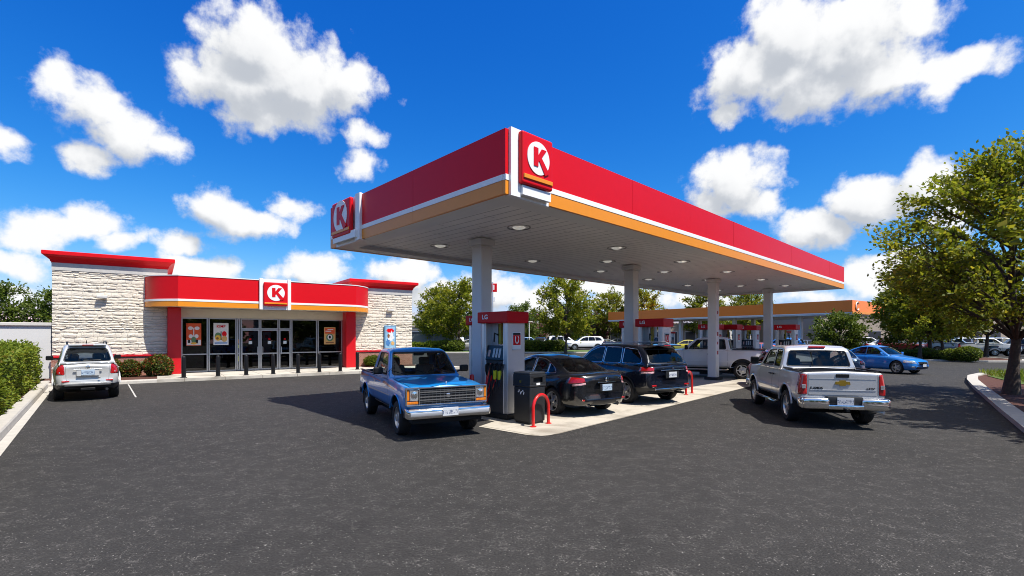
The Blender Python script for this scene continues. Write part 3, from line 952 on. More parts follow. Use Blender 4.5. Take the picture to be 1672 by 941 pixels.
    for sy in (1, -1):
        P = fillet([(.50, .555), (.90, .60), (.90, .74), (.58, .665)], .03)
        if sy < 0: P = v.mir(P)
        v.wrap('headlight', P, M_lensw, 1, .62, seam=.006, lift=.006)
        P = fillet([(.60, .33), (.74, .35), (.74, .43), (.60, .43)], .03)
        if sy < 0: P = v.mir(P)
        v.wrap('fog_light', P, M_lensw, 1, .4, lift=.004)
    q = MB(); q.box((2.405, 0, .575), (.02, .07, .05), 0, .012); q.build('nose_badge', M_chrome, v.root)
    q = MB(); q.box((2.405, 0, .46), (.016, .31, .12), 0, .004); q.build('front_plate', M_plate, v.root)
    q = MB()
    q.lathe([(.001, 0), (.02, .012), (.008, .05)], 8, c=(-.95, 0, 1.40)); q.build('roof_antenna', M_black, v.root)
    v.mirrors(.66, 1.0, .84, paintm, (.09, .16, .12))
    v.done()
    if k != 1.0: v.root.scale = (k, k, k)
    return v.root

# ---- sport utility --------------------------------------------------------------------
def make_suv(loc, rz, name, label, paintm, style='black', group=None, width=.94, glass=None):
    W = width
    box = style == 'white'
    S = dict(name=name, label=label, cat='suv', loc=loc, rz=rz, paint=paintm, smooth=True, group=group,
             xf=2.32, xr=-2.28, fa=1.40, ra=-1.34, r=.36, track=2 * W - .30, tw=.235,
             zt=[(2.32, .84), (2.15, .95), (1.3, 1.06), (1.0, 1.10), (-2.0, 1.13), (-2.28, 1.10)],
             zb=[(2.32, .36), (2.0, .28), (-1.9, .30), (-2.28, .44)],
             w=[(2.32, W - .17), (2.0, W - .06), (1.4, W - .005), (0, W), (-1.4, W), (-2.0, W - .05), (-2.28, W - .10)],
             inset=.12, ds=.16, crown=.03, rm=.18, rs=.10, rt=.07, lean=.03, round=.10, bow=.18, bowr=.10, arch=.42, archup=.01,
             prof=[(1.22, 1.09), (.46, 1.60), (.1, 1.69), (-.9, 1.705), (-1.75, 1.655), (-2.02, 1.46), (-2.24, 1.12)] if not box else
                  [(1.22, 1.09), (.50, 1.58), (.15, 1.675), (-.9, 1.70), (-1.88, 1.685), (-2.08, 1.52), (-2.25, 1.12)],
             profr=.28, belt=[(1.2, 1.09), (-2.2, 1.13)], hw=[(1.2, W - .13), (.6, W - .10), (-1.5, W - .10), (-2.25, W - .15)],
             tumble=.32 if not box else .26, rr=.12, cbow=.18, cbowr=.12, open=(.92, -2.0),
             seats=dict(rows=[.25, -.70], floor=.4, zs=.58, h=.56, ys=(-.36 * W / .94, .36 * W / .94)), rim='spoke', spokes=5, twin=True, rimk=.70, rimmat=M_alloy)
    v = Vehicle(S); gl = glass or M_glass
    pd = [paintm]
    rim = 3 if not box else 2
    d1 = v.both('door', fillet([(1.02, .42), (.98, 1.09), (-.28, 1.10), (-.28, .42)], .05), pd, seam=.005, lift=0)
    d2 = v.both('rear_door', fillet([(-.29, .42), (-.29, 1.10), (-1.16, 1.11), (-1.22, .92), (-.96, .62), (-.90, .42)], .05), pd, seam=.005, lift=0)
    v.handles([d1, d2], [-.16, -1.0], .93, W - .002, M_chrome if not box else paintm)
    v.both('side_window', fillet([(.80, 1.135), (.40, 1.455), (.05, 1.585), (-.24, 1.60), (-.24, 1.15)], .04), gl, 'cab', lift=-.010, rim=rim, rimw=.016)
    v.both('rear_side_window', fillet([(-.31, 1.15), (-.31, 1.602), (-1.0, 1.595), (-1.06, 1.16)], .04), M_tint, 'cab', lift=-.010, rim=rim, rimw=.016)
    v.both('quarter_window', fillet([(-1.13, 1.165), (-1.10, 1.59), (-1.62, 1.55), (-1.84, 1.30), (-1.86, 1.18)], .04), M_tint, 'cab', lift=-.010, rim=rim, rimw=.016)
    ww = W - .94
    v.region('windscreen', 'x', fillet([(-.72 - ww, 1.14), (.72 + ww, 1.14), (.61 + ww, 1.60), (-.61 - ww, 1.60)], .06), lambda c, n: c.x > .0 and n.x > .2, gl, 'cab', lift=-.01, rim=2)
    RW = fillet([(-.68 - ww, 1.19), (.68 + ww, 1.19), (.585 + ww, 1.555), (-.585 - ww, 1.555)], .07)
    v.region('rear_window', 'x', RW, lambda c, n: c.x < -1.5 and n.x < -.1, M_tint if not box else gl, 'cab', lift=-.01, rim=2, rimw=.022)
    xr = -2.28
    tg = v.rear('tailgate', fillet([(-.62 - ww, .60), (.62 + ww, .60), (.64 + ww, 1.06), (-.64 - ww, 1.06)], .06), pd, depth=.3, seam=.006, lift=.004)
    q = MB(); q.box((-2.285, 0, .86 if not box else .84), (.03, .52, .2 if not box else .19), 0, .012, mi=1)
    if not box: q.box((-2.30, 0, .985), (.03, .92, .03), 0, .010, mi=0)
    else: q.box((-2.296, 0, .945), (.03, .66, .03), 0, .010, mi=2)
    q.build('plate_recess', [M_chrome, M_dark if not box else paintm, paintm], tg)
    q = MB(); q.box((-2.306, 0, .855), (.012, .31, .155), 0, .004); q.build('number_plate', M_plate if not box else M_plateb, tg)
    q = MB()
    if not box: q.box((-2.318, 0, 1.03), (.012, .05, .075), 0, .01)
    else: q.lathe([(.030, 0), (.046, .004), (.05, .010), (.046, .016), (.034, .016), (.030, 0)], 18, axis='X', c=(-2.315, 0, 1.01), close=False); q.box((-2.309, 0, 1.01), (.010, .11, .018))
    q.build('badge', M_chrome, tg)
    q = MB(); q.box((-2.292, -.40 - ww if box else .47, .68), (.012, .05, .04), 0, .004); q.build('model_badge', M_chrome, tg)
    for sy in (1, -1):
        if not box: P = fillet([(.42 + ww, .985), (.66 + ww, .962), (.98 + ww, .945), (.98 + ww, 1.07), (.66 + ww, 1.06), (.44 + ww, 1.03)], .02)
        else: P = fillet([(.66 + ww, .80), (1.0 + ww, .80), (1.0 + ww, 1.08), (.68 + ww, 1.08)], .03)
        if sy < 0: P = v.mir(P)
        tl = v.wrap('tail_light', P, M_lensr, -1, .40 if not box else .22, seam=.005, lift=.008, thick=.02)
        if not box:
            P2 = fillet([(.50 + ww, .965), (.56 + ww, .905), (.98 + ww, .885), (.98 + ww, .935), (.66 + ww, .953)], .012)
            if sy < 0: P2 = v.mir(P2)
            v.wrap('reverse_lens', P2, M_lensp, -1, .32, seam=.003, lift=.006, thick=.02)
        else:
            q = MB(); q.box((-2.205, sy * (.745 + ww), .86), (.02, .08, .05), sy * .12, .012); q.build('reverse_lens', M_lensw, tl or v.root)
        q = MB(); q.box((-2.224 if not box else -2.236, sy * (.64 + ww), .56 if not box else .60), (.03, .18, .05), sy * .10, .015); q.build('rear_reflector', M_lensr, v.root)
    v.colour('x', fillet([(-1.0, .30), (1.0, .30), (1.0, .50), (-1.0, .50)], .02), lambda c, n: c.x < -1.75, 2)
    q = MB(); q.box((-2.29, 0, .47), (.05, 1.35 + 2 * ww, .05), 0, .02); q.build('skid_trim', M_chrome if not box else M_dark, v.root)
    q = MB(); q.tube([(-2.0, -.42, .33), (-2.29, -.44, .33)], .036, 12); q.build('exhaust_pipe', M_dark, v.root)
    if box:
        q = MB(); q.box((-2.24, .0, .36), (.10, .34, .08), 0, .015); q.build('tow_bracket', M_black, v.root)
    v.colour('y', [(-2.3, .30), (2.3, .30), (2.3, .40), (-2.3, .40)], lambda c, n: abs(c.y) > .5, 2)
    # spoiler, rails, antenna
    q = MB(); q.box((-1.93, 0, 1.675), (.34, 1.16 + 2 * ww, .035), 0, .015, rot=Matrix.Rotation(R(-5), 3, 'Y')); q.build('roof_spoiler', paintm, v.root)
    q = MB(); q.box((-2.095, 0, 1.662), (.03, .26, .025), 0, .008); q.build('brake_light', M_lensr, v.root)
    for sy in (1, -1):
        q = MB(); y = sy * (.60 + ww)
        q.tube([(.0, y, 1.665), (-.06, y, 1.735), (-1.5, y, 1.745), (-1.6, y, 1.685)], .02, 8); q.build('roof_rail', M_black if box else M_steel, v.root)
    q = MB()
    if box: q.tube([(-1.6, .02, 1.68), (-1.72, .02, 1.80)], [.02, .008], 8)
    else: q.lathe([(.035, 0), (.02, .03), (.004, .07)], 8, c=(-1.5, 0, 1.70))
    q.build('roof_antenna', M_black, v.root)
    q = MB(); q.tube([(-2.20, .10, 1.20), (-2.21, -.30, 1.22)], .010, 6); q.build('rear_wiper', M_black, v.root)
    for sy in (1, -1):
        for xa in (1.40, -1.34):
            q = MB()
            pts = [(xa + .425 * math.cos(a), sy * (W - .012), .37 + .425 * math.sin(a)) for a in [R(14) + (PI - R(28)) * k / 24 for k in range(25)]]
            q.tube(pts, .018, 6)
            q.build('arch_lip', paintm if box else M_dark, v.root)
    v.front('grille', fillet([(-.42, .66), (.42, .66), (.46, .82), (-.46, .82)], .03), M_black, depth=.4, seam=.012)
    v.front('lower_grille', fillet([(-.56, .42), (.56, .42), (.50, .54), (-.50, .54)], .04), M_black, depth=.4)
    for sy in (1, -1):
        P = fillet([(.52 + ww, .72), (.92 + ww, .74), (.92 + ww, .88), (.56 + ww, .83)], .03)
        if sy < 0: P = v.mir(P)
        v.wrap('headlight', P, M_lensw, 1, .5, seam=.006, lift=.006)
    v.mirrors(.80, 1.16, W - .06, M_black if box else paintm, (.10, .19, .15))
    v.done()
    return v.root

KEEP = {'body', 'cabin', 'door', 'rear_door', 'side_window', 'rear_side_window', 'quarter_window', 'windscreen', 'rear_window', 'wheel', 'tyre', 'rim',
        'tail_light', 'headlight', 'grille', 'chassis', 'rear_bumper', 'front_bumper', 'cargo_bed', 'tailgate', 'bonnet', 'bed_rail', 'number_plate', 'boot_lid'}
def recolour(o, old, new):
    for q in [o] + list(o.children_recursive):
        if q.type != 'MESH': continue
        for sl in q.material_slots:
            if sl.material in old:
                sl.link = 'OBJECT'; sl.material = new
def copy_vehicle(src, loc, rz, label, cat, paintm, group, name, scale=(1, 1, 1), keep=KEEP):
    c = copy_tree(src, None, keep)
    c.name = name
    c.location = (loc[0], loc[1], 0); c.rotation_euler = (0, 0, rz); c.scale = scale
    c['label'] = label; c['category'] = cat
    if group: c['group'] = group
    elif 'group' in c: del c['group']
    recolour(c, {src_paint[src.name]}, paintm)
    return c
src_paint = {}
# ------------------------------------------------------------------ ground materials
def asphalt_mat():
    m = bpy.data.materials.new('asphalt'); m.use_nodes = True
    nt = m.node_tree; L = nt.links; N = nt.nodes.new
    b = nt.nodes['Principled BSDF']
    tc = N('ShaderNodeTexCoord')
    def noise(scale, det=3, rough=.6, dist=0):
        n = N('ShaderNodeTexNoise'); n.inputs['Scale'].default_value = scale; n.inputs['Detail'].default_value = det
        n.inputs['Roughness'].default_value = rough; n.inputs['Distortion'].default_value = dist
        L.new(tc.outputs['Object'], n.inputs['Vector']); return n
    def ramp(src, els):
        r = N('ShaderNodeValToRGB'); e = r.color_ramp.elements
        while len(e) < len(els): e.new(.5)
        for q, (p, c) in zip(e, els): q.position = p; q.color = (c, c, c, 1)
        L.new(src, r.inputs[0]); return r
    big = noise(.18, 5, .6); mid = noise(1.6, 6, .65); fine = noise(55, 3, .7)
    vor = N('ShaderNodeTexVoronoi'); vor.inputs['Scale'].default_value = 42
    L.new(tc.outputs['Object'], vor.inputs['Vector'])
    # worn aggregate: thin pale crescents (edges of a warped ridge noise) and flecks
    rid = noise(13.0, 2, .5, 1.3)
    ridge = ramp(rid.outputs['Fac'], [(0, 0), (.478, 0), (.50, 1), (.522, 0), (1, 0)])
    gate = ramp(noise(4.5, 3, .7).outputs['Fac'], [(0, 0), (.46, 0), (.60, 1), (1, 1)])
    flk = ramp(vor.outputs['Distance'], [(0, 1), (.16, 1), (.24, 0), (1, 0)])
    fg = ramp(noise(23, 2, .5).outputs['Fac'], [(0, 0), (.55, 0), (.66, 1), (1, 1)])
    def mul(a, c, op='MULTIPLY'):
        q = N('ShaderNodeMath'); q.operation = op
        if isinstance(a, float): q.inputs[0].default_value = a
        else: L.new(a, q.inputs[0])
        if isinstance(c, float): q.inputs[1].default_value = c
        else: L.new(c, q.inputs[1])
        return q.outputs[0]
    base = mul(mul(big.outputs['Fac'], .014), mul(mid.outputs['Fac'], .018), 'ADD')
    base = mul(base, mul(ramp(fine.outputs['Fac'], [(0, 0), (.32, .0), (.68, 1), (1, 1)]).outputs[0], .036), 'ADD')
    st1 = ramp(noise(.42, 6, .62, .6).outputs['Fac'], [(0, .86), (.38, .92), (.50, 1.02), (1, 1.12)])
    st2 = ramp(noise(2.3, 4, .7, .4).outputs['Fac'], [(0, .74), (.27, .82), (.34, 1.0), (1, 1.0)])
    base = mul(mul(mul(base, -.0025, 'ADD'), st1.outputs[0]), st2.outputs[0])
    marks = mul(mul(ridge.outputs[0], gate.outputs[0]), .12)
    fle = mul(mul(flk.outputs[0], fg.outputs[0]), .42)
    tot = mul(mul(base, marks, 'ADD'), fle, 'ADD')
    cm = N('ShaderNodeCombineColor')
    L.new(tot, cm.inputs[0]); L.new(mul(tot, .93), cm.inputs[1]); L.new(mul(tot, .85), cm.inputs[2])
    L.new(cm.outputs[0], b.inputs['Base Color'])
    b.inputs['Roughness'].default_value = .85
    b.inputs['Specular IOR Level'].default_value = .3
    bp = N('ShaderNodeBump'); bp.inputs['Strength'].default_value = .55; bp.inputs['Distance'].default_value = .012
    hh = mul(mul(fine.outputs['Fac'], .7), vor.outputs['Distance'], 'ADD')
    L.new(hh, bp.inputs['Height']); L.new(bp.outputs['Normal'], b.inputs['Normal'])
    return m
M_asphalt = asphalt_mat()

def concrete_mat(name, col, joint=(0, 0), rz=0.0):
    """poured concrete with stains and saw-cut joints"""
    m = pmat(name, col, .85, var=.10, scale=1.3, detail=8, bump=.25, bscale=45)
    nt = m.node_tree; L = nt.links; b = nt.nodes['Principled BSDF']
    src = b.inputs['Base Color'].links[0].from_socket
    tc = nt.nodes.new('ShaderNodeTexCoord')
    sn = nt.nodes.new('ShaderNodeTexNoise'); sn.inputs['Scale'].default_value = .75; sn.inputs['Detail'].default_value = 7; sn.inputs['Roughness'].default_value = .62; sn.inputs['Distortion'].default_value = .5
    L.new(tc.outputs['Object'], sn.inputs['Vector'])
    sr = nt.nodes.new('ShaderNodeValToRGB'); sr.color_ramp.elements[0].position = .34; sr.color_ramp.elements[0].color = (.55, .53, .50, 1); sr.color_ramp.elements[1].position = .52; sr.color_ramp.elements[1].color = (1, 1, 1, 1)
    L.new(sn.outputs['Fac'], sr.inputs[0])
    sm = nt.nodes.new('ShaderNodeMix'); sm.data_type = 'RGBA'; sm.blend_type = 'MULTIPLY'; sm.inputs[0].default_value = 1
    L.new(src, sm.inputs[6]); L.new(sr.outputs[0], sm.inputs[7]); src = sm.outputs[2]; L.new(src, b.inputs['Base Color'])
    sp = nt.nodes.new('ShaderNodeSeparateXYZ'); L.new(tc.outputs['Object'], sp.inputs[0])
    tot = None
    for ax, per in (('X', joint[0]), ('Y', joint[1])):
        if not per: continue
        d = nt.nodes.new('ShaderNodeMath'); d.operation = 'PINGPONG'; d.inputs[1].default_value = per / 2
        L.new(sp.outputs[ax], d.inputs[0])
        g = nt.nodes.new('ShaderNodeMath'); g.operation = 'LESS_THAN'; g.inputs[1].default_value = .012
        L.new(d.outputs[0], g.inputs[0])
        if tot is None: tot = g.outputs[0]
        else:
            a = nt.nodes.new('ShaderNodeMath'); a.operation = 'MAXIMUM'; L.new(tot, a.inputs[0]); L.new(g.outputs[0], a.inputs[1]); tot = a.outputs[0]
    if tot is not None:
        mx = nt.nodes.new('ShaderNodeMix'); mx.data_type = 'RGBA'
        mx.inputs[7].default_value = (col[0] * .35, col[1] * .33, col[2] * .3, 1)
        L.new(tot, mx.inputs[0]); L.new(src, mx.inputs[6]); L.new(mx.outputs[2], b.inputs['Base Color'])
    return m
M_pad = concrete_mat('pad_concrete', (.50, .45, .37), (3.2, 3.1))
M_walk = concrete_mat('walk_concrete', (.52, .48, .41), (1.5, 0))

def sheet(name, pts, z, m, kind='structure', thick=0.0):
    q = MB()
    if thick: q.prism([(p[0], p[1]) for p in pts], z - thick, z, 'Z')
    else: q.face([(p[0], p[1], z) for p in pts])
    o = q.build(name, m)
    if not thick and o.data.polygons[0].normal.z < 0: o.data.flip_normals()
    o['kind'] = kind
    return o

def ribbon(name, path, w, h, m, base=-.05):
    """kerb of width w (to the left of the path) and height h"""
    q = MB(); n = len(path)
    P = [Vector((p[0], p[1])) for p in path]
    rows = []
    for i in range(n):
        t = (P[min(n - 1, i + 1)] - P[max(0, i - 1)]).normalized(); nn = Vector((-t.y, t.x))
        a, c = P[i], P[i] + nn * w
        rows.append([q.bm.verts.new((a.x, a.y, base)), q.bm.verts.new((a.x + nn.x * .02, a.y + nn.y * .02, h - .03)), q.bm.verts.new((a.x + nn.x * .045, a.y + nn.y * .045, h)),
                     q.bm.verts.new((c.x, c.y, h)), q.bm.verts.new((c.x, c.y, base))])
    for a, c in zip(rows, rows[1:]):
        for k in range(4): q.bm.faces.new((a[k], c[k], c[k + 1], a[k + 1]))
    q.bm.faces.new(rows[0]); q.bm.faces.new(rows[-1][::-1])
    o = q.build(name, m); o['kind'] = 'structure'
    return o

# ------------------------------------------------------------------ the ground
sheet('ground', [(-700, -60), (700, -60), (700, 1200), (-700, 1200)], 0.0, M_asphalt)

UX, UY = math.sin(R(45)), math.cos(R(45))
C0 = Vector((-.114, 8.40))                     # near corner of the canopy on plan
U = Vector((UX, UY)); V = Vector((-math.sin(R(42.5)), math.cos(R(42.5))))
def cu(u, v): return C0 + U * u + V * v

# concrete pad under the canopy: front edge runs along U
pa = Vector((.62, 9.55)); pd = Vector((.668, .744)); pn = Vector((-.744, .668))
pad = []
pts0 = [(-.1, 1.7), (-.1, .35), (0, .10), (.18, .0), (.45, -.03), (20.5, 0), (20.5, 6.6), (.6, 6.6), (.6, 1.9)]
for a, b_ in pts0: pad.append(pa + pd * a + pn * b_)
q = MB(); q.face([((p - pa).dot(pd), (p - pa).dot(pn), .008) for p in pad])
PADO = q.build('concrete_pad', M_pad, None, (pa.x, pa.y, 0), (0, 0, math.atan2(pd.y, pd.x)))
if PADO.data.polygons[0].normal.z < 0: PADO.data.flip_normals()
PADO['kind'] = 'structure'

# ------------------------------------------------------------------ store
e2 = Vector((.814, .581)); e2.normalize()
S0 = Vector((-16.1, 24.2)); SRZ = math.atan2(e2.y, e2.x)
def st(s, d): return S0 + e2 * s + Vector((e2.y, -e2.x)) * d      # s along the front, d out towards the car park
store = thing('store_building', 'white stone convenience store with red curved fascia, two stone end blocks and a glazed front', 'store', (S0.x, S0.y, 0), SRZ)
SW = 7.74
WALK = .13
M_stone = pmat('white_stone', (.73, .66, .545), .9, var=.08, scale=3, bump=.7, bscale=14, detail=8)
M_brick = bpy.data.materials.new('red_brick'); M_brick.use_nodes = True
nt = M_brick.node_tree; bt = nt.nodes.new('ShaderNodeTexBrick'); tcn = nt.nodes.new('ShaderNodeTexCoord')
mpn = nt.nodes.new('ShaderNodeMapping'); mpn.inputs['Rotation'].default_value = (R(90), 0, 0)
nt.links.new(tcn.outputs['Object'], mpn.inputs[0]); nt.links.new(mpn.outputs[0], bt.inputs['Vector'])
bt.inputs['Scale'].default_value = 4.6; bt.inputs['Color1'].default_value = (.27, .085, .055, 1); bt.inputs['Color2'].default_value = (.36, .15, .10, 1); bt.inputs['Mortar'].default_value = (.36, .30, .25, 1)
bt.inputs['Mortar Size'].default_value = .022
nt.links.new(bt.outputs['Color'], nt.nodes['Principled BSDF'].inputs['Base Color']); nt.nodes['Principled BSDF'].inputs['Roughness'].default_value = .9
M_core = pmat('render_wall', (.58, .55, .50), .9, var=.05)
M_mortar = pmat('stone_joint', (.54, .49, .41), .95, var=.1)

def ledgestone(x0, x1, z0, z1, y, seed):
    """courses of rough split stones of uneven height, length and projection"""
    rng = random.Random(seed); q = MB(); bm = q.bm
    z = z0
    while z < z1 - .02:
        h = min(rng.choice([.09, .12, .14, .17, .21]), z1 - z)
        if z1 - z - h < .06: h = z1 - z
        x = x0 - rng.uniform(0, .3)
        while x < x1 - .001:
            w = rng.uniform(.14, .46)
            a, b = max(x, x0), min(x + w, x1)
            x += w
            if b - a < .05: continue
            g = .006
            pr = rng.uniform(.012, .046)
            nx = max(2, int((b - a) / .11)); 
            top, bot = [], []
            cols = []
            tl = rng.uniform(-.035, .035)
            for k in range(nx + 1):
                t = k / nx; xx = a + g + (b - a - 2 * g) * t
                jb = rng.uniform(0, .020); jt = rng.uniform(0, .024)
                p = pr * (.75 + .25 * math.sin(PI * t)) + rng.uniform(-.008, .010)
                zb, zt = z + g + jb + tl * (t - .5), z + h - g - jt + tl * (t - .5)
                cols.append([bm.verts.new((xx, y, zb)), bm.verts.new((xx + rng.uniform(-.01, .01), y - p * .75, zb + .010)),
                             bm.verts.new((xx + rng.uniform(-.01, .01), y - p - rng.uniform(-.006, .010), (zb + zt) / 2 + rng.uniform(-.02, .02))),
                             bm.verts.new((xx + rng.uniform(-.01, .01), y - p * .8, zt - .010)), bm.verts.new((xx, y, zt))])
            for c, d in zip(cols, cols[1:]):
                for k in range(4): bm.faces.new((c[k], d[k], d[k + 1], c[k + 1]))
            bm.faces.new(cols[0][::-1]); bm.faces.new(cols[-1])
        z += h
    from mathutils import noise as mn
    for v in bm.verts:
        t = max(0, min(1, (v.co.z - z0) / .15, (z1 - v.co.z) / .15))
        v.co.z += t * (.040 * mn.noise((v.co.x * 1.7 + seed, 0, v.co.z * 2.3)) + .026 * mn.noise((v.co.x * 6.1, 3.0, v.co.z * 4.0)))
        v.co.x += .03 * mn.noise((v.co.x * 4.0, 7.0, v.co.z * 5.0)) * min(1, (v.co.x - x0) / .1, (x1 - v.co.x) / .1)
    return q

def cornice(x0, x1, y0, y1, z0, z1, flare):
    """flared metal cornice round a block"""
    q = MB(); H = z1 - z0
    prof = [(.00, 0), (.02, 0), (.02, .10 * H), (.05, .13 * H), (.07, .30 * H), (.16, .52 * H), (.22, .60 * H), (flare - .04, .64 * H), (flare, .68 * H), (flare, .97 * H), (flare - .02, H), (-.05, H)]
    rings = []
    for f, h in prof: rings.append([q.bm.verts.new((x, y, z0 + h)) for x, y in ((x0 - f, y0 - f), (x1 + f, y0 - f), (x1 + f, y1 + f), (x0 - f, y1 + f))])
    for a, b in zip(rings, rings[1:]):
        for k in range(4): q.bm.faces.new((a[k], a[(k + 1) % 4], b[(k + 1) % 4], b[k]))
    q.bm.faces.new(rings[0]); q.bm.faces.new(rings[-1])
    return q

LB = (-4.62, -.56); RB = (8.30, 11.95); LH, RH = 5.06, 4.72
for (x0, x1), H, seed, y in ((LB, LH, 3, -.25), (RB, RH, 8, -.25)):
    q = MB(); q.bx(x0, x1, y, 9.0, 0, H); q.build('block_wall', M_core, store)
    q = MB(); q.bx(x0 + .004, x1 - .004, y - .006, y + .02, 1.06, H - .32); q.build('joint_bed', M_mortar, store)
    ledgestone(x0, x1, 1.06, H - .30, y - .004, seed).build('stone_facing', M_stone, store, fix=True)
    q = MB(); q.bx(x0 - .01, x1 + .01, y - .05, y + .01, H - .30, H + .02); q.build('frieze', pmat('frieze_stone', (.52, .50, .46), .9, var=.08, scale=9), store)
    q = MB(); q.bx(x0 - .03, x1 + .0, y - .07, y, 0, 1.0); q.build('brick_base', M_brick, store)
    q = MB(); q.bx(x0 - .04, x1 + .0, y - .12, y, .985, 1.06, .01); q.build('base_cap', M_redp, store)
    cornice(x0, x1, y - .02, 9.0, H, H + .50, .30).build('cornice', M_red, store)
q = MB(); q.bx(LB[1], RB[0], 5.4, 9.0, 0, 4.4); q.bx(LB[1], RB[0], 0.15, 9.0, 4.3, 4.4); q.bx(LB[1] + .002, RB[0] - .002, .16, .3, 3.3, 4.3); q.build('roof_wall', M_core, store)
# pillars
for x0, x1 in ((-.555, -.02), (SW + .02, SW + .555)):
    q = MB(); q.bx(x0, x1, -.72, .1, WALK, 3.28, .012); q.build('pillar', M_redp, store)
q = MB(); q.bx(-.02, SW + .02, -.03, .12, 2.83, 3.29); q.build('header_panel', M_beige, store)

# curved fascia
FZ0, FZ1 = 3.27, 4.66
def fas_path(off):
    pts = []
    D = 2.0 + off
    # left arc from wall to front, straight, right arc
    for k in range(15):
        a = k / 14 * PI / 2
        f = k / 14; bl = .30 * math.sin(PI * f) * (1 - .35 * f); pts.append((-1.42 - off + (1.24 + off) * f - .80 * bl, -.24 - (D - .24) * f - .58 * bl))
    for k in range(1, 24):
        pts.append((-.18 + (SW + .34) * k / 24, -D))
    for k in range(15):
        a = k / 14 * PI / 2
        f = 1 - k / 14; bl = .30 * math.sin(PI * f) * (1 - .35 * f); pts.append((SW + 1.40 + off - (1.24 + off) * f + .80 * bl, -.24 - (D - .24) * f - .58 * bl))
    return pts
def band(name, off, z0, z1, m, th=.06):
    q = MB(); P = fas_path(off); I = fas_path(off - th)
    rows = [[q.bm.verts.new((a[0], a[1], z0)), q.bm.verts.new((a[0], a[1], z1)), q.bm.verts.new((b[0], b[1], z1)), q.bm.verts.new((b[0], b[1], z0))] for a, b in zip(P, I)]
    for a, b in zip(rows, rows[1:]):
        for k in range(4): q.bm.faces.new((a[k], b[k], b[(k + 1) % 4], a[(k + 1) % 4]))
    q.bm.faces.new(rows[0]); q.bm.faces.new(rows[-1])
    return q.build(name, m, store, sharp=R(26))
band('fascia', 0.0, FZ0 + .345, FZ1, M_red)
band('white_stripe', .025, FZ0 + .245, FZ0 + .343, M_white)
band('amber_band', .012, FZ0, FZ0 + .243, M_amber)
band('coping', .02, FZ1 + .002, FZ1 + .04, M_white, .12)
P = fas_path(-.07)
q = MB(); q.prism([(a, b) for a, b in P], FZ0 + .03, FZ0 + .06, 'Z'); q.prism([(a, b) for a, b in P], FZ1 - .2, FZ1 - .15, 'Z'); q.build('soffit', M_beige, store)

# round K sign
KP = [(-.46, .62), (-.07, .62), (-.07, .17), (.25, .62), (.68, .62), (.24, .07), (.95, -.74), (.57, -.95), (.02, -.15), (-.07, -.24), (-.07, -.52), (-.46, -.52)]
def logo(parent, w, h, d, loc, rz, stripe=.10):
    """red sign box with a white disc and a red K, facing local -y"""
    o = MB().box((0, 0, 0), (w, d, h), 0, .045 * w, seg=3).build('sign_panel', M_red, parent, loc, (0, 0, rz))
    r = .36 * w; zc = .055 * h
    n = 72
    disc = [(r * math.cos(2 * PI * k / n), zc + r * math.sin(2 * PI * k / n)) for k in range(n)]
    MB().prism(disc, -d / 2 - .012, -d / 2 + .01, 'Y').build('emblem_disc', M_white, o)
    MB().prism([(a * r, zc + b * r) for a, b in KP], -d / 2 - .024, -d / 2 + .008, 'Y').build('letter', M_red, o)
    MB().box((0, -d / 2 - .006, -h / 2 + stripe * h + .01), (w * .93, .03, stripe * h * .62), 0, .006).build('amber_stripe', M_amber, o)
    return o
def s_at(px, y=0.0):
    r = (px - 836) / 812.0
    o = st(0, -y)
    return (r * o.y - o.x) / (e2.x - r * e2.y)
sx = s_at(449.5, -2.05)
logo(store, 1.10, 1.16, .16, (sx, -2.16, FZ0 + .72), 0, .10)
q = MB(); q.bx(sx - .72, sx - .56, -2.12, -1.9, FZ0 - .05, FZ1 + .10, .015); q.bx(sx + .56, sx + .72, -2.12, -1.9, FZ0 - .05, FZ1 + .10, .015); q.bx(sx - .56, sx + .56, -2.07, -1.9, FZ0 - .04, FZ1 + .08)
q.build('sign_surround', M_white, store)

# glazing: mullion positions along the front
win = [(295, 339.5), (340.5, 386)], [(475.5, 517.5), (518.5, 558.5)]
def frame(name, x0, x1, z0, z1, bars_z=(), bars_x=(), t=.055, dpt=.09, y=0.0, glass=True, parent=None):
    q = MB()
    q.bx(x0, x0 + t, y - dpt / 2, y + dpt / 2, z0, z1); q.bx(x1 - t, x1, y - dpt / 2, y + dpt / 2, z0, z1)
    q.bx(x0 + t, x1 - t, y - dpt / 2 + .002, y + dpt / 2 - .002, z0, z0 + t); q.bx(x0 + t, x1 - t, y - dpt / 2 + .002, y + dpt / 2 - .002, z1 - t, z1)
    for z in bars_z: q.bx(x0 + t, x1 - t, y - dpt / 2 + .006, y + dpt / 2 - .006, z - t / 2, z + t / 2)
    o = q.build(name, M_alu, parent or store)
    if glass:
        g = MB(); g.bx(x0 + .01, x1 - .01, y - .006, y + .006, z0 + .01, z1 - .01); g.build('pane', M_shop, o)
    return o
Z0, Z1 = WALK + .02, 2.83
S = s_at
for grp in win:
    for a, b in grp: frame('window', max(.0, S(a)), min(SW, S(b)), Z0, Z1, (1.02,))
sd = frame('sidelight', S(387), S(392), Z0, Z1, (1.02,))
for z_, h_, m_ in ((1.30, .16, M_lime), (1.55, .20, M_amber), (.62, .26, M_lime)):
    MB().bx(S(388.2), S(390.8), -.03, -.014, z_, z_ + h_).build('sticker', m_, sd)
dz = 2.22
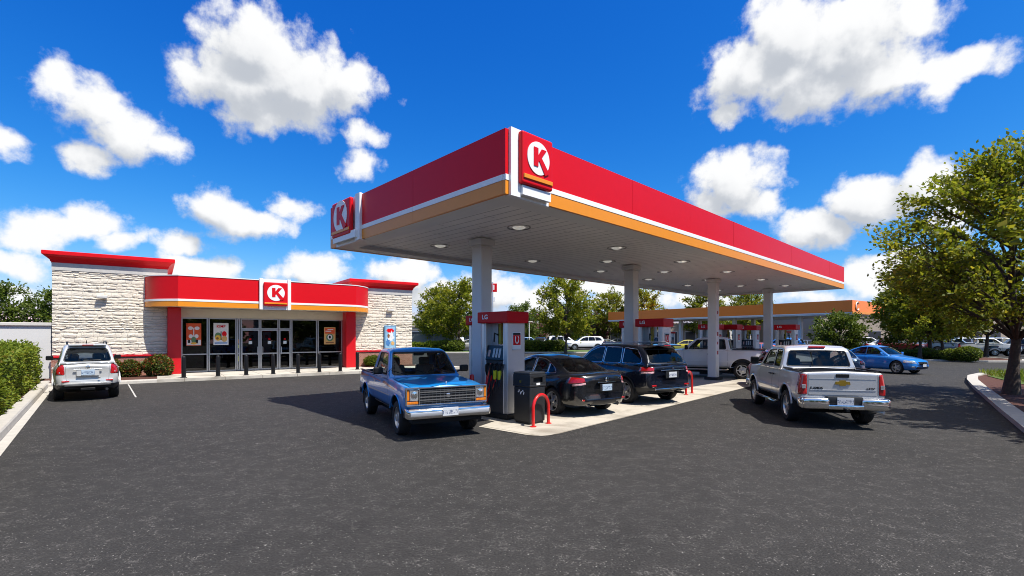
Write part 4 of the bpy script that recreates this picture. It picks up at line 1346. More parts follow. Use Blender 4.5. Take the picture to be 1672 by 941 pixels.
for i, (a, b) in enumerate(((393, 424), (424.8, 454.4), (455.2, 474.6))):
    x0, x1 = S(a), S(b)
    frame('transom', x0, x1, dz + .06, Z1)
    d = frame('door', x0, x1, Z0, dz + .05, (1.0,), t=.075)
    hx = x1 - .11 if i == 0 else x0 + .11
    q = MB(); q.tube([(hx, -.05, .95), (hx, -.12, .98), (hx, -.12, 1.32), (hx, -.05, 1.35)], .016, 8); q.build('handle', M_steel, d)
    q = MB(); cx = (x0 + x1) / 2; q.bx(cx - .075, cx + .085, -.016, -.012, 1.50, 1.66); q.build('notice', pmat('notice_paper', (.55, .66, .78), .7, var=.3, scale=25), d)
    q = MB(); q.prism([(cx + .06 * math.cos(2 * PI * k / 16), 1.76 + .035 * math.sin(2 * PI * k / 16)) for k in range(16)], -.016, -.012, 'Y'); q.build('warning_sticker', M_red, d)
# inside of the shop
q = MB()
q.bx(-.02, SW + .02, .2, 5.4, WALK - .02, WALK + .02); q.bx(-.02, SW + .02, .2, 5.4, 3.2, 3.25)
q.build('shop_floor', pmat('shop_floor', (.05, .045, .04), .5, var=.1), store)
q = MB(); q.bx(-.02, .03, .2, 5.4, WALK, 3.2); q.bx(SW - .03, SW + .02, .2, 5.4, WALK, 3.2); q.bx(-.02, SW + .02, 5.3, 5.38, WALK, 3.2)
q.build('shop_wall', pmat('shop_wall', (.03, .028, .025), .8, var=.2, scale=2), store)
M_tube = pmat('lit_tube', (.9, .9, .85), .5, emit=(1, .86, .6), estr=7.0)
for k in range(4):
    for j in range(2):
        q = MB(); q.bx(.6 + k * 1.9, 1.35 + k * 1.9, 1.5 + j * 1.8, 1.62 + j * 1.8, 3.12, 3.17); q.build('ceiling_light', M_tube, store)
def goods_mat():
    m = bpy.data.materials.new('packaged_goods'); m.use_nodes = True; n = m.node_tree
    t = n.nodes.new('ShaderNodeTexCoord'); w = n.nodes.new('ShaderNodeTexVoronoi'); w.distance = 'CHEBYCHEV'; w.inputs['Scale'].default_value = 7
    n.links.new(t.outputs['Object'], w.inputs['Vector']); h = n.nodes.new('ShaderNodeHueSaturation'); h.inputs['Value'].default_value = .6; h.inputs['Saturation'].default_value = .9
    n.links.new(w.outputs['Color'], h.inputs['Color']); n.links.new(h.outputs[0], n.nodes['Principled BSDF'].inputs['Base Color']); return m
M_goods = goods_mat()
for k, (x, lab) in enumerate(((1.2, 'shelf of packaged goods behind the two posters on the tall left windows'), (3.9, 'shelf of packaged goods seen through the entrance doors'), (6.5, 'shelf of packaged goods inside the windows beside the orange poster'))):
    p = st(x, -3.2)
    t = thing('shop_shelf', lab, 'shelf', (p.x, p.y, WALK + .02), SRZ, 'shelves inside the shop')
    q = MB(); q.bx(-.85, .85, -.02, .02, 0, 1.5)
    for z in (.1, .45, .8, 1.15): q.bx(-.85, .85, -.32, .32, z, z + .03)
    q.build('rack', M_steel, t)
    q = MB()
    for z in (.13, .48, .83): q.bx(-.82, .82, -.30, -.05, z, z + .26); q.bx(-.82, .82, .05, .30, z, z + .26)
    q.build('goods', M_goods, t)

# wall lamps
M_lampbox = pmat('lamp_housing', (.62, .60, .56), .5)
for px, py, lab in ((167, 487, 'small pale wall lamp on the tall left stone block'), (637, 508, 'small pale wall lamp above the blue poster on the right stone block')):
    s = s_at(px, -.35); dist = st(s, .35); z = CAM_H - (py - 548) / 812 * dist.y
    p = st(s, .345)
    t = thing('wall_lamp', lab, 'wall lamp', (p.x, p.y, z), SRZ, 'wall lamps on the stone blocks')
    q = MB(); q.bx(-.19, .19, -.16, 0, 0, .11, .015); q.build('housing', M_lampbox, t)
    q = MB(); q.bx(-.16, .16, -.14, -.02, -.025, 0); q.build('lens', pmat('frosted_lens', (.25, .25, .24), .3), t)

# posters behind the glass (plain made-up designs)
def poster(px0, px1, z0, z1, lab, cat, base, shapes, y=-.022, group=None, txt=None):
    x0, x1 = s_at(px0), s_at(px1); p = st(x0, -y)
    t = thing('poster', lab, cat, (p.x, p.y, z0), SRZ, group)
    W, H = x1 - x0, z1 - z0
    MB().bx(0, W, 0, .006, 0, H).build('sheet', base[0], t)
    q = MB(); q.bx(.03 * W, .97 * W, -.004, 0, .02 * H, .98 * H); q.build('print', base[1], t)
    for i, (kind, a, b, c, d, m) in enumerate(shapes):
        q = MB(); yy = -.006 - .0015 * i
        if kind == 'r': q.bx(a * W, (a + c) * W, yy, -.003, b * H, (b + d) * H)
        else: q.prism([((a + c * math.cos(2 * PI * k / 20)) * W, b * H + d * H * math.sin(2 * PI * k / 20)) for k in range(20)], yy, -.003, 'Y')
        q.build('printed_shape', m, t)
    if txt: text_obj(txt, .17 * H, .004, 'lettering', M_red, t, (W * .5, -.014, H * .84), (PI / 2, 0, 0), sx=.95)
    return t
M_pw = pmat('poster_white', (.70, .71, .72), .6); M_po = pmat('poster_orange', (.66, .09, .02), .6, var=.08); M_py = pmat('poster_yellow', (.75, .45, .05), .6)
M_pg = pmat('poster_green', (.10, .22, .10), .6); M_pb = pmat('poster_blue', (.05, .18, .42), .6, var=.15); M_pn = pmat('poster_brown', (.22, .09, .03), .6); M_pt = pmat('poster_tan', (.62, .36, .12), .6)
poster(304, 328.5, 1.45, 2.55, 'orange poster with white round shapes in the first window beside the red pillar', 'poster', (M_po, M_po),
       [('r', .03, .02, .94, .24, M_pw), ('c', .28, .78, .17, .08, M_pw), ('c', .72, .78, .17, .08, M_pw), ('r', .46, .38, .07, .42, M_pw), ('c', .30, .42, .14, .09, M_pw), ('c', .68, .42, .14, .09, M_pw), ('c', .5, .26, .17, .14, M_pg), ('r', .12, .12, .14, .14, M_black), ('r', .62, .10, .16, .16, M_black), ('c', .5, .10, .20, .05, M_py)], group='posters in the shop windows')
poster(348.5, 373, 1.47, 2.58, 'white poster with red lettering and food shapes in the second window', 'poster', (M_pw, M_pw),
       [('c', .30, .40, .22, .17, M_pg), ('c', .30, .32, .20, .13, M_py), ('c', .72, .50, .16, .13, M_red), ('c', .72, .28, .19, .14, M_pt), ('r', .47, .22, .06, .40, M_black), ('c', .26, .30, .09, .05, M_pn), ('r', .08, .06, .84, .05, M_pb)], group='posters in the shop windows', txt='KIMP')
poster(529, 547.5, 1.45, 2.42, 'tan poster with orange top and dark round shape in the last window', 'poster', (M_pt, M_pt),
       [('r', .06, .62, .88, .33, M_po), ('c', .5, .40, .33, .22, M_pg), ('c', .5, .42, .20, .15, M_pw), ('c', .5, .42, .10, .09, M_black), ('r', .12, .74, .5, .05, M_pw), ('r', .3, .84, .5, .05, M_pw), ('r', .15, .06, .7, .07, M_pn)], group='posters in the shop windows')
p0 = s_at(627, -.36); p1 = s_at(646.5, -.36)
p = st(p0, .40)
t = thing('wall_poster', 'tall blue advertising poster in a rounded frame on the right stone block', 'poster', (p.x, p.y, 1.12), SRZ)
W = p1 - p0
MB().box((W / 2, .05, .72), (W, .10, 1.42), 0, .04).build('frame', pmat('frame_blue', (.10, .22, .36), .5), t)
MB().bx(.07, W - .07, -.008, .0, .08, 1.36).build('print', pmat('poster_sky', (.25, .45, .62), .5, var=.25, scale=4), t)
for k, (a, b, c, d, m) in enumerate(((.50, 1.12, .30, .13, M_red), (.52, .74, .26, .26, M_pw), (.30, .40, .16, .20, M_pb), (.70, .36, .14, .12, M_pt), (.36, .80, .10, .12, M_pn), (.60, .90, .07, .20, M_pw))):
    MB().prism([(W * a + W * c * math.cos(2 * PI * q_ / 18) * (1 + .25 * math.sin(3 * q_ + k)), b + d * math.sin(2 * PI * q_ / 18) * (1 + .2 * math.cos(2 * q_ + k))) for q_ in range(18)], -.012 - .002 * k, -.006, 'Y').build('printed_shape', m, t)

# pavement in front of the shop, planting beds, kerbs
q = MB(); q.prism([(-.95, -3.80), (13.5, -3.80), (13.5, -.25), (SW + .6, -.25), (SW + .6, .1), (-.56, .1), (-.56, -.25), (-.95, -.25)], -.05, WALK, 'Z')
o = q.build('sidewalk', M_walk, None, (S0.x, S0.y, 0), (0, 0, SRZ)); o['kind'] = 'structure'
q = MB(); q.prism([(-4.9, -3.42), (-.955, -3.42), (-.955, -.25), (-4.9, -.25)], -.05, WALK - .02, 'Z')
o = q.build('planting_bed', M_mulch, None, (S0.x, S0.y, 0), (0, 0, SRZ)); o['kind'] = 'structure'
q = MB(); q.prism([(8.9, -1.3), (11.9, -1.3), (11.9, -.26), (8.9, -.26)], -.04, WALK + .03, 'Z')
o = q.build('planting_bed', M_mulch, None, (S0.x, S0.y, 0), (0, 0, SRZ)); o['kind'] = 'structure'
ribbon('kerb', [st(-5.1, 3.80), st(-.955, 3.80)], .36, WALK + .004, M_kerb)
ka, kb = Vector((-18.1, 19.5)), Vector((-9.2, 8.9)); kd = (kb - ka).normalized(); kn = Vector((kd.y, -kd.x))
if kn.x > 0: kn = -kn
kp = [ka + kd * t for t in (-.35, 0, 2, 4, 6, 8, 10, 12, 14, 18, 24)]
ribbon('kerb', [p for p in kp[::-1]], .28, .16, M_kerb)
q = MB(); a = ka - kd * .9; c = ka + kd * 24
q.face([(p.x, p.y, .006) for p in (a - kn * .16, a, c, c - kn * .16)]); o = q.build('gutter', M_kerb); o['kind'] = 'structure'
if o.data.polygons[0].normal.z < 0: o.data.flip_normals()
a = ka - kd * 3.2 + kn * .27; c = ka + kd * 24 + kn * .27
q = MB(); q.prism([(p.x, p.y) for p in (a, c, c + kn * 12, a + kn * 12)], -.05, .11, 'Z'); o = q.build('planting_bed', M_mulch); o['kind'] = 'structure'

# parking line
for (x0, y0, x1, y1) in ((209.5, 628, 222, 649),):
    a, c = G(x0, y0), G(x1, y1); d = (c - a).normalized(); n = Vector((-d.y, d.x, 0)) * .022
    sheet('parking_line', [a - n, c - n, c + n, a + n], .005, M_line)

# bollards
def make_bollard():
    t = thing('bollard', 'x', 'bollard', group='black bollards along the shop front')
    q = MB(); q.lathe([(.085, 0), (.085, .86), (.075, .905), (.045, .935), (.001, .945)], 20); q.build('post', M_black, t)
    q = MB(); q.lathe([(.13, 0), (.13, .015), (.09, .03), (.085, .03)], 20); q.build('base_ring', M_dark, t)
    return t
bol = make_bollard()
BL = [(300, 'black bollard in front of the orange window poster, beside the red pillar'), (356, 'black bollard in front of the second window with the white poster'),
      (402, 'black bollard in front of the first glass entrance door'), (446, 'black bollard in front of the middle glass entrance door'),
      (486.7, 'black bollard in front of the window just right of the doors'), (521.5, 'black bollard in front of the mullion left of the tan poster'),
      (555.6, 'black bollard at the last window before the right red pillar'), (583.5, 'black bollard beyond the right red pillar, close to the blue pickup bed')]
for i, (px, lab) in enumerate(BL):
    b = bol if i == 0 else copy_tree(bol)
    s = s_at(px, -3.45 if i < 7 else -2.6); p = st(s, 3.45 if i < 7 else 2.6)
    b.location = (p.x, p.y, WALK); b['label'] = lab

# wall at the far left
wl = thing('screen_wall', 'low pale grey panel wall with a cap behind the hedge, left of the store', 'wall', (st(-16.66, .0).x, st(-16.66, .0).y, 0), SRZ)
q = MB(); q.bx(-12, 12, -.12, .12, 0, 2.36); 
q.build('panel', pmat('painted_block', (.60, .59, .56), .85, var=.04, scale=.8), wl)
q = MB(); q.bx(-12.05, 12.03, -.2, .2, 2.36, 2.50, .02); q.build('cap', M_core, wl)
q = MB()
for x in (-9, -6, -3, 0, 3, 6, 9): q.bx(x - .02, x + .02, -.128, -.115, .05, 2.34)
q.build('joint', pmat('wall_joint', (.42, .41, .39), .9), wl)
# ------------------------------------------------------------------ main canopy
CH, CT = 4.35, 5.46            # underside, top
CLEN, CDEP = 24.35, 7.25
can = thing('fuel_canopy', 'large flat fuel canopy with red fascia, white line and amber edge, on four white columns', 'canopy', (C0.x, C0.y, 0), 0)
def cpt(u, v): p = U * u + V * v; return (p.x, p.y)
def quadprism(u0, u1, v0, v1, z0, z1, q=None, mi=0):
    q = q or MB(); q.prism([cpt(u0, v0), cpt(u1, v0), cpt(u1, v1), cpt(u0, v1)], z0, z1, 'Z', mi); return q
# soffit of narrow metal pans; joints are in the material
def soffit_mat():
    m = pmat('soffit_pans', (.90, .865, .81), .42, var=.05, scale=1.2)
    n = m.node_tree; L = n.links; b = n.nodes['Principled BSDF']
    src = b.inputs['Base Color'].links[0].from_socket
    tc = n.nodes.new('ShaderNodeTexCoord'); mp = n.nodes.new('ShaderNodeMapping'); mp.inputs['Rotation'].default_value = (0, 0, R(-45))
    L.new(tc.outputs['Object'], mp.inputs[0]); sp = n.nodes.new('ShaderNodeSeparateXYZ'); L.new(mp.outputs[0], sp.inputs[0])
    def math_(op, a, c):
        q = n.nodes.new('ShaderNodeMath'); q.operation = op
        for i, v in enumerate((a, c)):
            if isinstance(v, (int, float)): q.inputs[i].default_value = v
            else: L.new(v, q.inputs[i])
        return q.outputs[0]
    pp = math_('PINGPONG', sp.outputs['X'], .15)
    joint = math_('LESS_THAN', pp, .014)
    row = math_('FLOOR', math_('DIVIDE', math_('ADD', sp.outputs['X'], .15), .3), 0)
    off = math_('MULTIPLY', math_('FRACT', math_('MULTIPLY', row, .381), 0), 3.6)
    py = math_('PINGPONG', math_('ADD', sp.outputs['Y'], off), 1.8)
    j2 = math_('LESS_THAN', py, .010)
    jj = math_('MAXIMUM', joint, j2)
    mx = n.nodes.new('ShaderNodeMix'); mx.data_type = 'RGBA'; mx.inputs[7].default_value = (.40, .38, .35, 1)
    L.new(jj, mx.inputs[0]); L.new(src, mx.inputs[6]); L.new(mx.outputs[2], b.inputs['Base Color'])
    bp = n.nodes.new('ShaderNodeBump'); bp.inputs['Strength'].default_value = .6; bp.inputs['Distance'].default_value = .01; bp.invert = True
    L.new(jj, bp.inputs['Height']); L.new(bp.outputs['Normal'], b.inputs['Normal'])
    return m
M_soffit = soffit_mat()
q = quadprism(.55, CLEN - .55, .55, CDEP - .55, CH + .10, CH + .30)
q.build('soffit', M_soffit, can)
q = MB()
for a in ((.04, CLEN - .04, .04, .55), (.04, CLEN - .04, CDEP - .55, CDEP - .04), (.04, .55, .55, CDEP - .55), (CLEN - .55, CLEN - .04, .55, CDEP - .55)): quadprism(*a, CH + .012, CH + .34, q)
q.build('soffit_border', M_canwhite, can)
quadprism(.15, CLEN - .15, .15, CDEP - .15, CT - .2, CT - .08).build('roof_deck', M_canwhite, can)
ZB = [(CH, CH + .235, M_amber, 'amber_band', .004), (CH + .237, CH + .335, M_white, 'white_stripe', .012), (CH + .337, CT, M_red, 'fascia', 0.0)]
SG = .80        # white corner return at each sign
def side(u0, u1, v0, v1, which):
    for z0, z1, m, nm, off in ZB:
        q = MB(); t = .06
        if which in 'uU' and nm == 'fascia' and u1 - u0 > 2:      # panels about three metres long with fine joints
            k = int(round((u1 - u0) / 3.05)); st_ = (u1 - u0) / k
            for i in range(k):
                a_, b_ = u0 + st_ * i + (.004 if i else 0), u0 + st_ * (i + 1) - (.004 if i < k - 1 else 0)
                if which == 'u': quadprism(a_, b_, -off - .002 * (i % 2), t - .01, z0, z1, q)
                else: quadprism(a_, b_, CDEP - t + .01, CDEP + off, z0, z1, q)
            if which == 'u': quadprism(u0, u1, t - .008, t, z0, z1, q)
        elif which == 'u': quadprism(u0, u1, -off, t, z0, z1, q)
        elif which == 'v': quadprism(-off, t, v0, v1, z0, z1, q)
        elif which == 'U': quadprism(u0, u1, CDEP - t, CDEP + off, z0, z1, q)
        else: quadprism(CLEN - t, CLEN + off, v0, v1, z0, z1, q)
        q.build(nm, m, can)
UA, UB = .22, 1.12      # sign bay on the long front near the corner
side(UB, CLEN, 0, 0, 'u'); side(0, UA - .14, 0, 0, 'u')
VA, VB = 5.35, 6.85     # sign bay on the short side near the far corner
side(0, 0, .062, VA * .55, 'v'); side(0, 0, VA * .55 + .008, VA - .02, 'v'); side(0, 0, VB + .02, CDEP, 'v')
side(0, CLEN - .062, 0, 0, 'U'); side(0, 0, .062, CDEP - .062, 'V')
q = MB(); quadprism(UA - .138, UB - .002, .0, .08, CH - .02, CT + .02, q); quadprism(UA - .138, UA + .10, -.06, 0, CH - .02, CT + .03, q); quadprism(UA + .10, UB - .06, -.11, -.0, CH + .03, CH + .19, q)
q.build('sign_bay', M_white, can)
q = MB(); quadprism(.0, .08, VA - .018, VB + .018, CH - .02, CT + .02, q); quadprism(-.07, 0, VA - .018, VA + .22, CH - .02, CT + .03, q); quadprism(-.13, 0, VA + .12, VB - .05, CH + .05, CH + .24, q)
q.build('sign_bay', M_white, can)
uc = U * ((UA + UB) / 2 + .10)
lp = U * .66 + V * -.10
logo(can, .80, .90, .12, (lp.x, lp.y, CH + .66), R(45), .13)
lp = V * ((VA + VB) / 2 + .16) + U * -.10
logo(can, 1.12, .93, .11, (lp.x, lp.y, CH + .64), R(-47.5), .13)

COLS = [(-.78, 12.9), (4.25, 17.7), (8.87, 21.9), (13.75, 26.7)]
for i, (x, y) in enumerate(COLS):
    q = MB(); q.box((0, 0, CH / 2 + .05), (.37, .37, CH + .1), 0, .02)
    q.box((0, 0, CH + .0), (.48, .48, .16), 0, .01); q.box((0, .0, CH - .13), (.42, .42, .03), 0, .008)
    co = q.build('column', M_col, can, (x - C0.x, y - C0.y, 0), (0, 0, R(45)))
    q = MB(); q.box((0, 0, .07), (.60, .60, .12), 0, .03); q.build('base_guard', M_dark, co)
    if i == 2:
        q = MB()
        for z, w in ((2.02, .13), (1.62, .09), (1.20, .12), (2.95, .10)): q.box((0, -.19, z), (w, .012, w * 1.3), 0, .004)
        q.build('sticker', pmat('sticker_red', (.40, .05, .05), .5, var=.3, scale=40), co)
# recessed lights
lights = [(2.3, 2.0), (2.3, 5.2), (6.2, 1.9), (6.2, 5.3), (10.0, 1.8), (10.0, 5.2), (13.8, 1.8), (13.8, 5.3), (17.6, 1.8), (17.6, 5.3), (21.3, 1.9), (21.3, 5.3), (8.1, 3.55), (12.0, 3.55), (16.0, 3.55), (19.8, 3.55)]
M_bright = pmat('reflector_glass', (.75, .74, .70), .12, .5, var=.2, scale=30, emit=(1, .95, .82), estr=.22)
M_ringm = pmat('lamp_ring', (.22, .20, .18), .3, .8)
for (u, v_) in lights:
    p = U * u + V * v_
    le = MB(); le.lathe([(.16, .02), (.24, .0), (.275, -.012), (.28, .01), (.26, .02)], 28, close=False)
    lo = le.build('ceiling_light', M_ringm, can, (p.x, p.y, CH + .10))
    q = MB(); q.lathe([(.17, .012), (.12, -.03), (.06, -.045), (.001, -.05)], 24, close=False); q.build('lens', M_bright, lo)

# ------------------------------------------------------------------ fuel pumps (local x along U, y along V; faces look along +-x)
def make_pump():
    t = thing('fuel_pump', 'x', 'fuel pump', group='fuel pumps under the red canopy')
    HX, HY = .31, .46
    MB().bx(-HX, HX, -HY, HY, 0, .13, .015).build('base', M_dark, t)
    for s in (-1, 1):
        q = MB(); q.bx(-HX + .02, HX - .02, s * (HY - .13), s * (HY - .005), .13, 2.24, .02); o = q.build('end_pillar', M_steel, t)
        q = MB(); q.bx(-.14, .14, s * (HY - .012), s * (HY + .010), 1.62, 2.02, .008); po = q.build('sign_plate', M_canwhite, o)
        q = MB(); q.bx(-.12, .12, s * (HY + .008), s * (HY + .016), 1.72, 1.95); q.build('sign_print', M_red, po)
        q = MB(); q.bx(-.12, .12, s * (HY + .008), s * (HY + .014), 1.955, 2.0); q.build('sign_header', M_black, po)
        # white hooked mark on the red print
        pts = [(-.05, 0, 1.92), (-.055, 0, 1.82), (-.03, 0, 1.765), (.02, 0, 1.765), (.045, 0, 1.80), (.05, 0, 1.85)]
        q = MB(); q.tube([(a, s * (HY + .016), z) for a, b, z in pts], .014, 6); q.tube([(.03, s * (HY + .016), 1.93), (.06, s * (HY + .016), 1.87)], .012, 6); q.build('sign_mark', M_white, po)
        q = MB(); q.bx(-.14, .14, s * (HY - .005), s * (HY + .03), 1.60, 1.625, .005); q.build('leaflet_tray', M_steel, po)
    q = MB(); q.bx(-HX + .05, HX - .05, -HY + .13, HY - .13, .13, 1.36); q.build('cabinet', pmat('cabinet_grey', (.10, .10, .105), .3, .4, var=.1), t)
    for s in (-1, 1):
        for y_ in (-HY + .145, HY - .145):
            MB().bx(s * (HX - .055), s * (HX - .03), y_ - .015, y_ + .015, .13, 2.235).build('edge_trim', M_canwhite, t)
    q = MB(); q.bx(-.10, .10, -HY + .13, HY - .13, 1.36, 1.72); q.build('head', M_steel, t)
    for ya, yb in ((-HY + .13, -HY + .20), (HY - .34, HY - .13)):
        q = MB(); q.bx(-.05, .05, ya, yb, 1.72, 2.24); q.build('mast', M_steel, t)
    q = MB(); q.bx(-HX - .05, HX + .05, -HY - .06, HY + .06, 2.235, 2.50, .02); tp = q.build('topper', M_red, t)
    for s in (-1, 1):
        text_obj('LG', .15, .006, 'lettering', M_white, tp, (s * (HX + .053), -s * -.24 if s > 0 else .24, 2.375), (PI / 2, 0, s * PI / 2), sx=1.15)
        q = MB(); q.box((s * (HX - .085), 0, 1.53), (.05, 2 * HY - .30, .36), 0, .012, rot=Matrix.Rotation(R(-s * 14), 3, 'Y')); sc = q.build('display_panel', M_screen, t)
        q = MB()
        for k in range(3): q.box((s * (HX - .055), -s * (-.16 + .10 * k), 1.53), (.012, .06, .22), 0, .003, rot=Matrix.Rotation(R(-s * 14), 3, 'Y'))
        q.build('price_label', pmat('price_label', (.50, .55, .60), .4, var=.4, scale=60), sc)
        q = MB(); q.box((s * (HX - .055), -s * .20, 1.52), (.014, .07, .16), 0, .004, rot=Matrix.Rotation(R(-s * 14), 3, 'Y')); q.build('keypad', pmat('keypad_pink', (.55, .36, .30), .5), sc)
        for k in range(4):
            y = -s * (-.24 + .15 * k)
            q = MB(); q.tube([(s * (HX - .04), y, 1.27), (s * (HX + .03), y, 1.24), (s * (HX + .04), y, 1.10), (s * (HX + .0), y, .96)], [.03, .032, .026, .016], 8); n = q.build('nozzle', M_black, t)
            if k < 2:
                q = MB(); q.box((s * (HX + .03), y, 1.02), (.07, .085, .22), 0, .022, seg=3); q.build('nozzle_cover', M_lime, n)
            top = 1.30
            q = MB(); c = M_hose if k in (0, 1, 2) else M_hoop
            pts = []
            sag = .36 + .10 * ((k * 37) % 3)
            for j in range(13):
                a = j / 12
                pts.append((s * (HX + .01 + .09 * math.sin(PI * a)), y + s * (.13 * a), 1.0 - sag * math.sin(PI * a) * 1.1 + .28 * a))
            q.tube(pts, .016, 7); q.build('hose', c, t)
        q = MB(); pts = [(s * (HX + .03), s * (-.02 - .02 * j) * 1.0, 1.0 - .085 * j + .004 * j * j) for j in range(8)]
        q.tube(pts, .020, 7); q.tube([(s * (HX + .03), s * .14, .93), (s * (HX + .045), s * .02, .72), (s * (HX + .04), -s * .16, .46), (s * (HX + .02), -s * .20, .36)], .019, 7); q.build('hose', M_hoop, t)
        q = MB(); q.tube([(s * .10, -s * .05, 1.95), (s * .22, -s * .05, 2.0), (s * .24, -s * .05, 1.78)], .02, 6); q.build('hose_arm', M_black, t)
    q = MB(); q.bx(-.04, .04, .02, .10, 1.74, 2.22); q.build('advert_strip', pmat('advert_yellow', (.62, .42, .04), .5, var=.4, scale=9), t)
    return t
pump = make_pump()
PUMPS = [((-.22, 11.93), 'nearest fuel pump, beside the blue pickup and the black litter bin'),
         ((4.79, 16.75), 'fuel pump standing behind the roof of the black suv'),
         ((11.2, 25.6), 'fuel pump standing behind the bed of the white pickup'),
         ((14.2, 25.7), 'farthest fuel pump under the red canopy, behind the silver pickup cab'),
         ((-.70, 14.0), 'fuel pump hidden behind the first canopy column, only its red topper end showing'),
         ((4.72, 18.95), 'fuel pump hidden behind the second canopy column, showing the end of its red topper'),
         ((10.0, 25.0), 'fuel pump hidden behind the third canopy column, left of the column'),
         ((13.3, 27.9), 'fuel pump hidden behind the fourth canopy column')]
for i, (p, lab) in enumerate(PUMPS):
    o = pump if i == 0 else copy_tree(pump)
    o.location = (p[0], p[1], .008); o.rotation_euler = (0, 0, R(45)); o['label'] = lab

# litter bins and hoop guards
def make_bin():
    t = thing('litter_bin', 'x', 'litter bin', group='black litter bins at the pump islands')
    q = MB(); q.box((0, 0, .43), (.50, .50, .78), 0, .03, seg=3); q.box((0, 0, .03), (.44, .44, .06)); q.build('body', M_dark, t)
    q = MB(); q.box((0, 0, .84), (.53, .53, .05), 0, .015)
    q.bx(-.26, -.23, -.26, .26, .86, 1.08, .01); q.bx(.23, .26, -.26, .26, .86, 1.08, .01)
    for s in (-1, 1):
        q.bx(-.24, .24, s * .26, s * .23, 1.02, 1.08, .006); q.bx(-.24, .24, s * .26, s * .235, .86, .90, .006); q.bx(-.24, -.15, s * .26, s * .235, .88, 1.04); q.bx(.15, .24, s * .26, s * .235, .88, 1.04)
    q.box((0, 0, 1.10), (.52, .52, .07), 0, .03, seg=3)
    q.bx(-.17, .17, -.17, .17, 1.13, 1.142)
    h = q.build('hood', M_dark, t)
    q = MB(); q.bx(-.20, .20, -.20, .20, .86, 1.06); q.build('opening', M_void, h)
    q = MB(); q.box((0, -.264, .875), (.12, .008, .05), 0, .002); q.build('sticker', M_white, h)
    q = MB(); q.box((-.264, .03, .93), (.008, .05, .05), 0, .002); q.build('lock', M_gold, h)
    q = MB()
    for k in range(6): q.box((-.254, .10 - .035 * k + .01 * (k % 2), .70 + .03 * math.sin(k * 2.1)), (.006, .022, .03 + .012 * (k % 3)), 0, rot=Matrix.Rotation(.5 * math.sin(k * 3.0), 3, 'X'))
    q.build('scuffed_mark', M_white, t)
    return t
bn = make_bin()
for i, (p, lab) in enumerate((((.39, 11.12), 'square black litter bin with a hood beside the nearest pump'), ((5.45, 17.0), 'black litter bin right of the black suv, behind the second red hoop'))):
    o = bn if i == 0 else copy_tree(bn)
    o.location = (p[0], p[1], .008); o.rotation_euler = (0, 0, R(45)); o['label'] = lab
def make_hoop(w, h):
    r = w / 2; pts = [(-r, 0, 0), (-r, 0, h - r)] + [(-r * math.cos(PI * k / 12), 0, h - r + r * math.sin(PI * k / 12)) for k in range(1, 12)] + [(r, 0, h - r), (r, 0, 0)]
    q = MB(); q.tube(pts, .035, 12)
    for s in (-1, 1): q.lathe([(.07, 0), (.07, .012), (.035, .02)], 16, c=(s * r, 0, 0))
    return q
for (a, b_, h, lab) in (((870, 698), (896, 692), .66, 'red steel hoop guard in front of the nearest litter bin'), ((1120, 645), (1130, 642.5), .74, 'red steel hoop guard right of the black suv')):
    A, B = G(*a), G(*b_); w = min((B - A).length, .55); c = (A + B) / 2
    o = make_hoop(w, h).build('hoop_guard', M_hoop, None, (c.x, c.y, .008), (0, 0, math.atan2(B.y - A.y, B.x - A.x)))
    tag(o, lab, 'hoop guard', 'red hoop guards at the pump islands')
q = MB(); q.lathe([(.055, 0), (.055, .95), (.045, .985), (.001, 1.0)], 16)
o = q.build('guard_post', M_hoop, None, (-.98, 12.15, .008)); tag(o, 'slim red guard post behind the mirror of the blue pickup, left of the first column', 'guard post')

# ------------------------------------------------------------------ the orange canopy farther off
F0 = Vector((35.0, 51.2)); F1 = Vector((15.2, 78.5)); F2 = Vector((39.2, 54.6))
fu = (F1 - F0).normalized(); fv = Vector((-fu.y, fu.x)); fv = fv if fv.dot(F2 - F0) > 0 else -fv
FL = (F1 - F0).length; FD = 9.0
fc = thing('orange_canopy', 'long flat orange fuel canopy with white trim beyond the red one', 'canopy', (F0.x, F0.y, 0))
def fp(a, b): p = fu * a + fv * b; return (p.x, p.y)
def fq(a0, a1, b0, b1, z0, z1): return MB().prism([fp(a0, b0), fp(a1, b0), fp(a1, b1), fp(a0, b1)], z0, z1, 'Z')
FH = 4.15
fq(0, FL, 0, FD, FH + .22, FH + 1.46).build('fascia', M_orange, fc)
fq(-.03, FL + .03, -.03, FD + .03, FH + .10, FH + .21).build('white_trim', M_white, fc)
fq(.02, FL - .02, .02, FD - .02, FH - .02, FH + .09).build('soffit', M_canwhite, fc)
fq(-.06, .5, -.07, FD + .06, FH + .22, FH + 1.44).build('end_panel', M_orange, fc)
fq(-.10, -.07, -.1, FD + .08, FH + .05, FH + .30).build('amber_trim', M_amber, fc)
q = MB()
rr = .45
for k in range(25):
    pass
cn = fu * -.12 + fv * 1.1; 
q.tube([(cn.x + fv.x * .42 * math.cos(a), cn.y + fv.y * .42 * math.cos(a), FH + .85 + .42 * math.sin(a)) for a in [R(40) + R(280) * k / 20 for k in range(21)]], .06, 6)
q.build('ring_mark', M_white, fc)
for a in (6, 14, 22, 30):
    for b_ in (2.2, 6.8):
        p = fp(a, b_); MB().box((p[0], p[1], FH / 2), (.42, .42, FH), math.atan2(fu.y, fu.x), .02).build('column', M_col, fc)
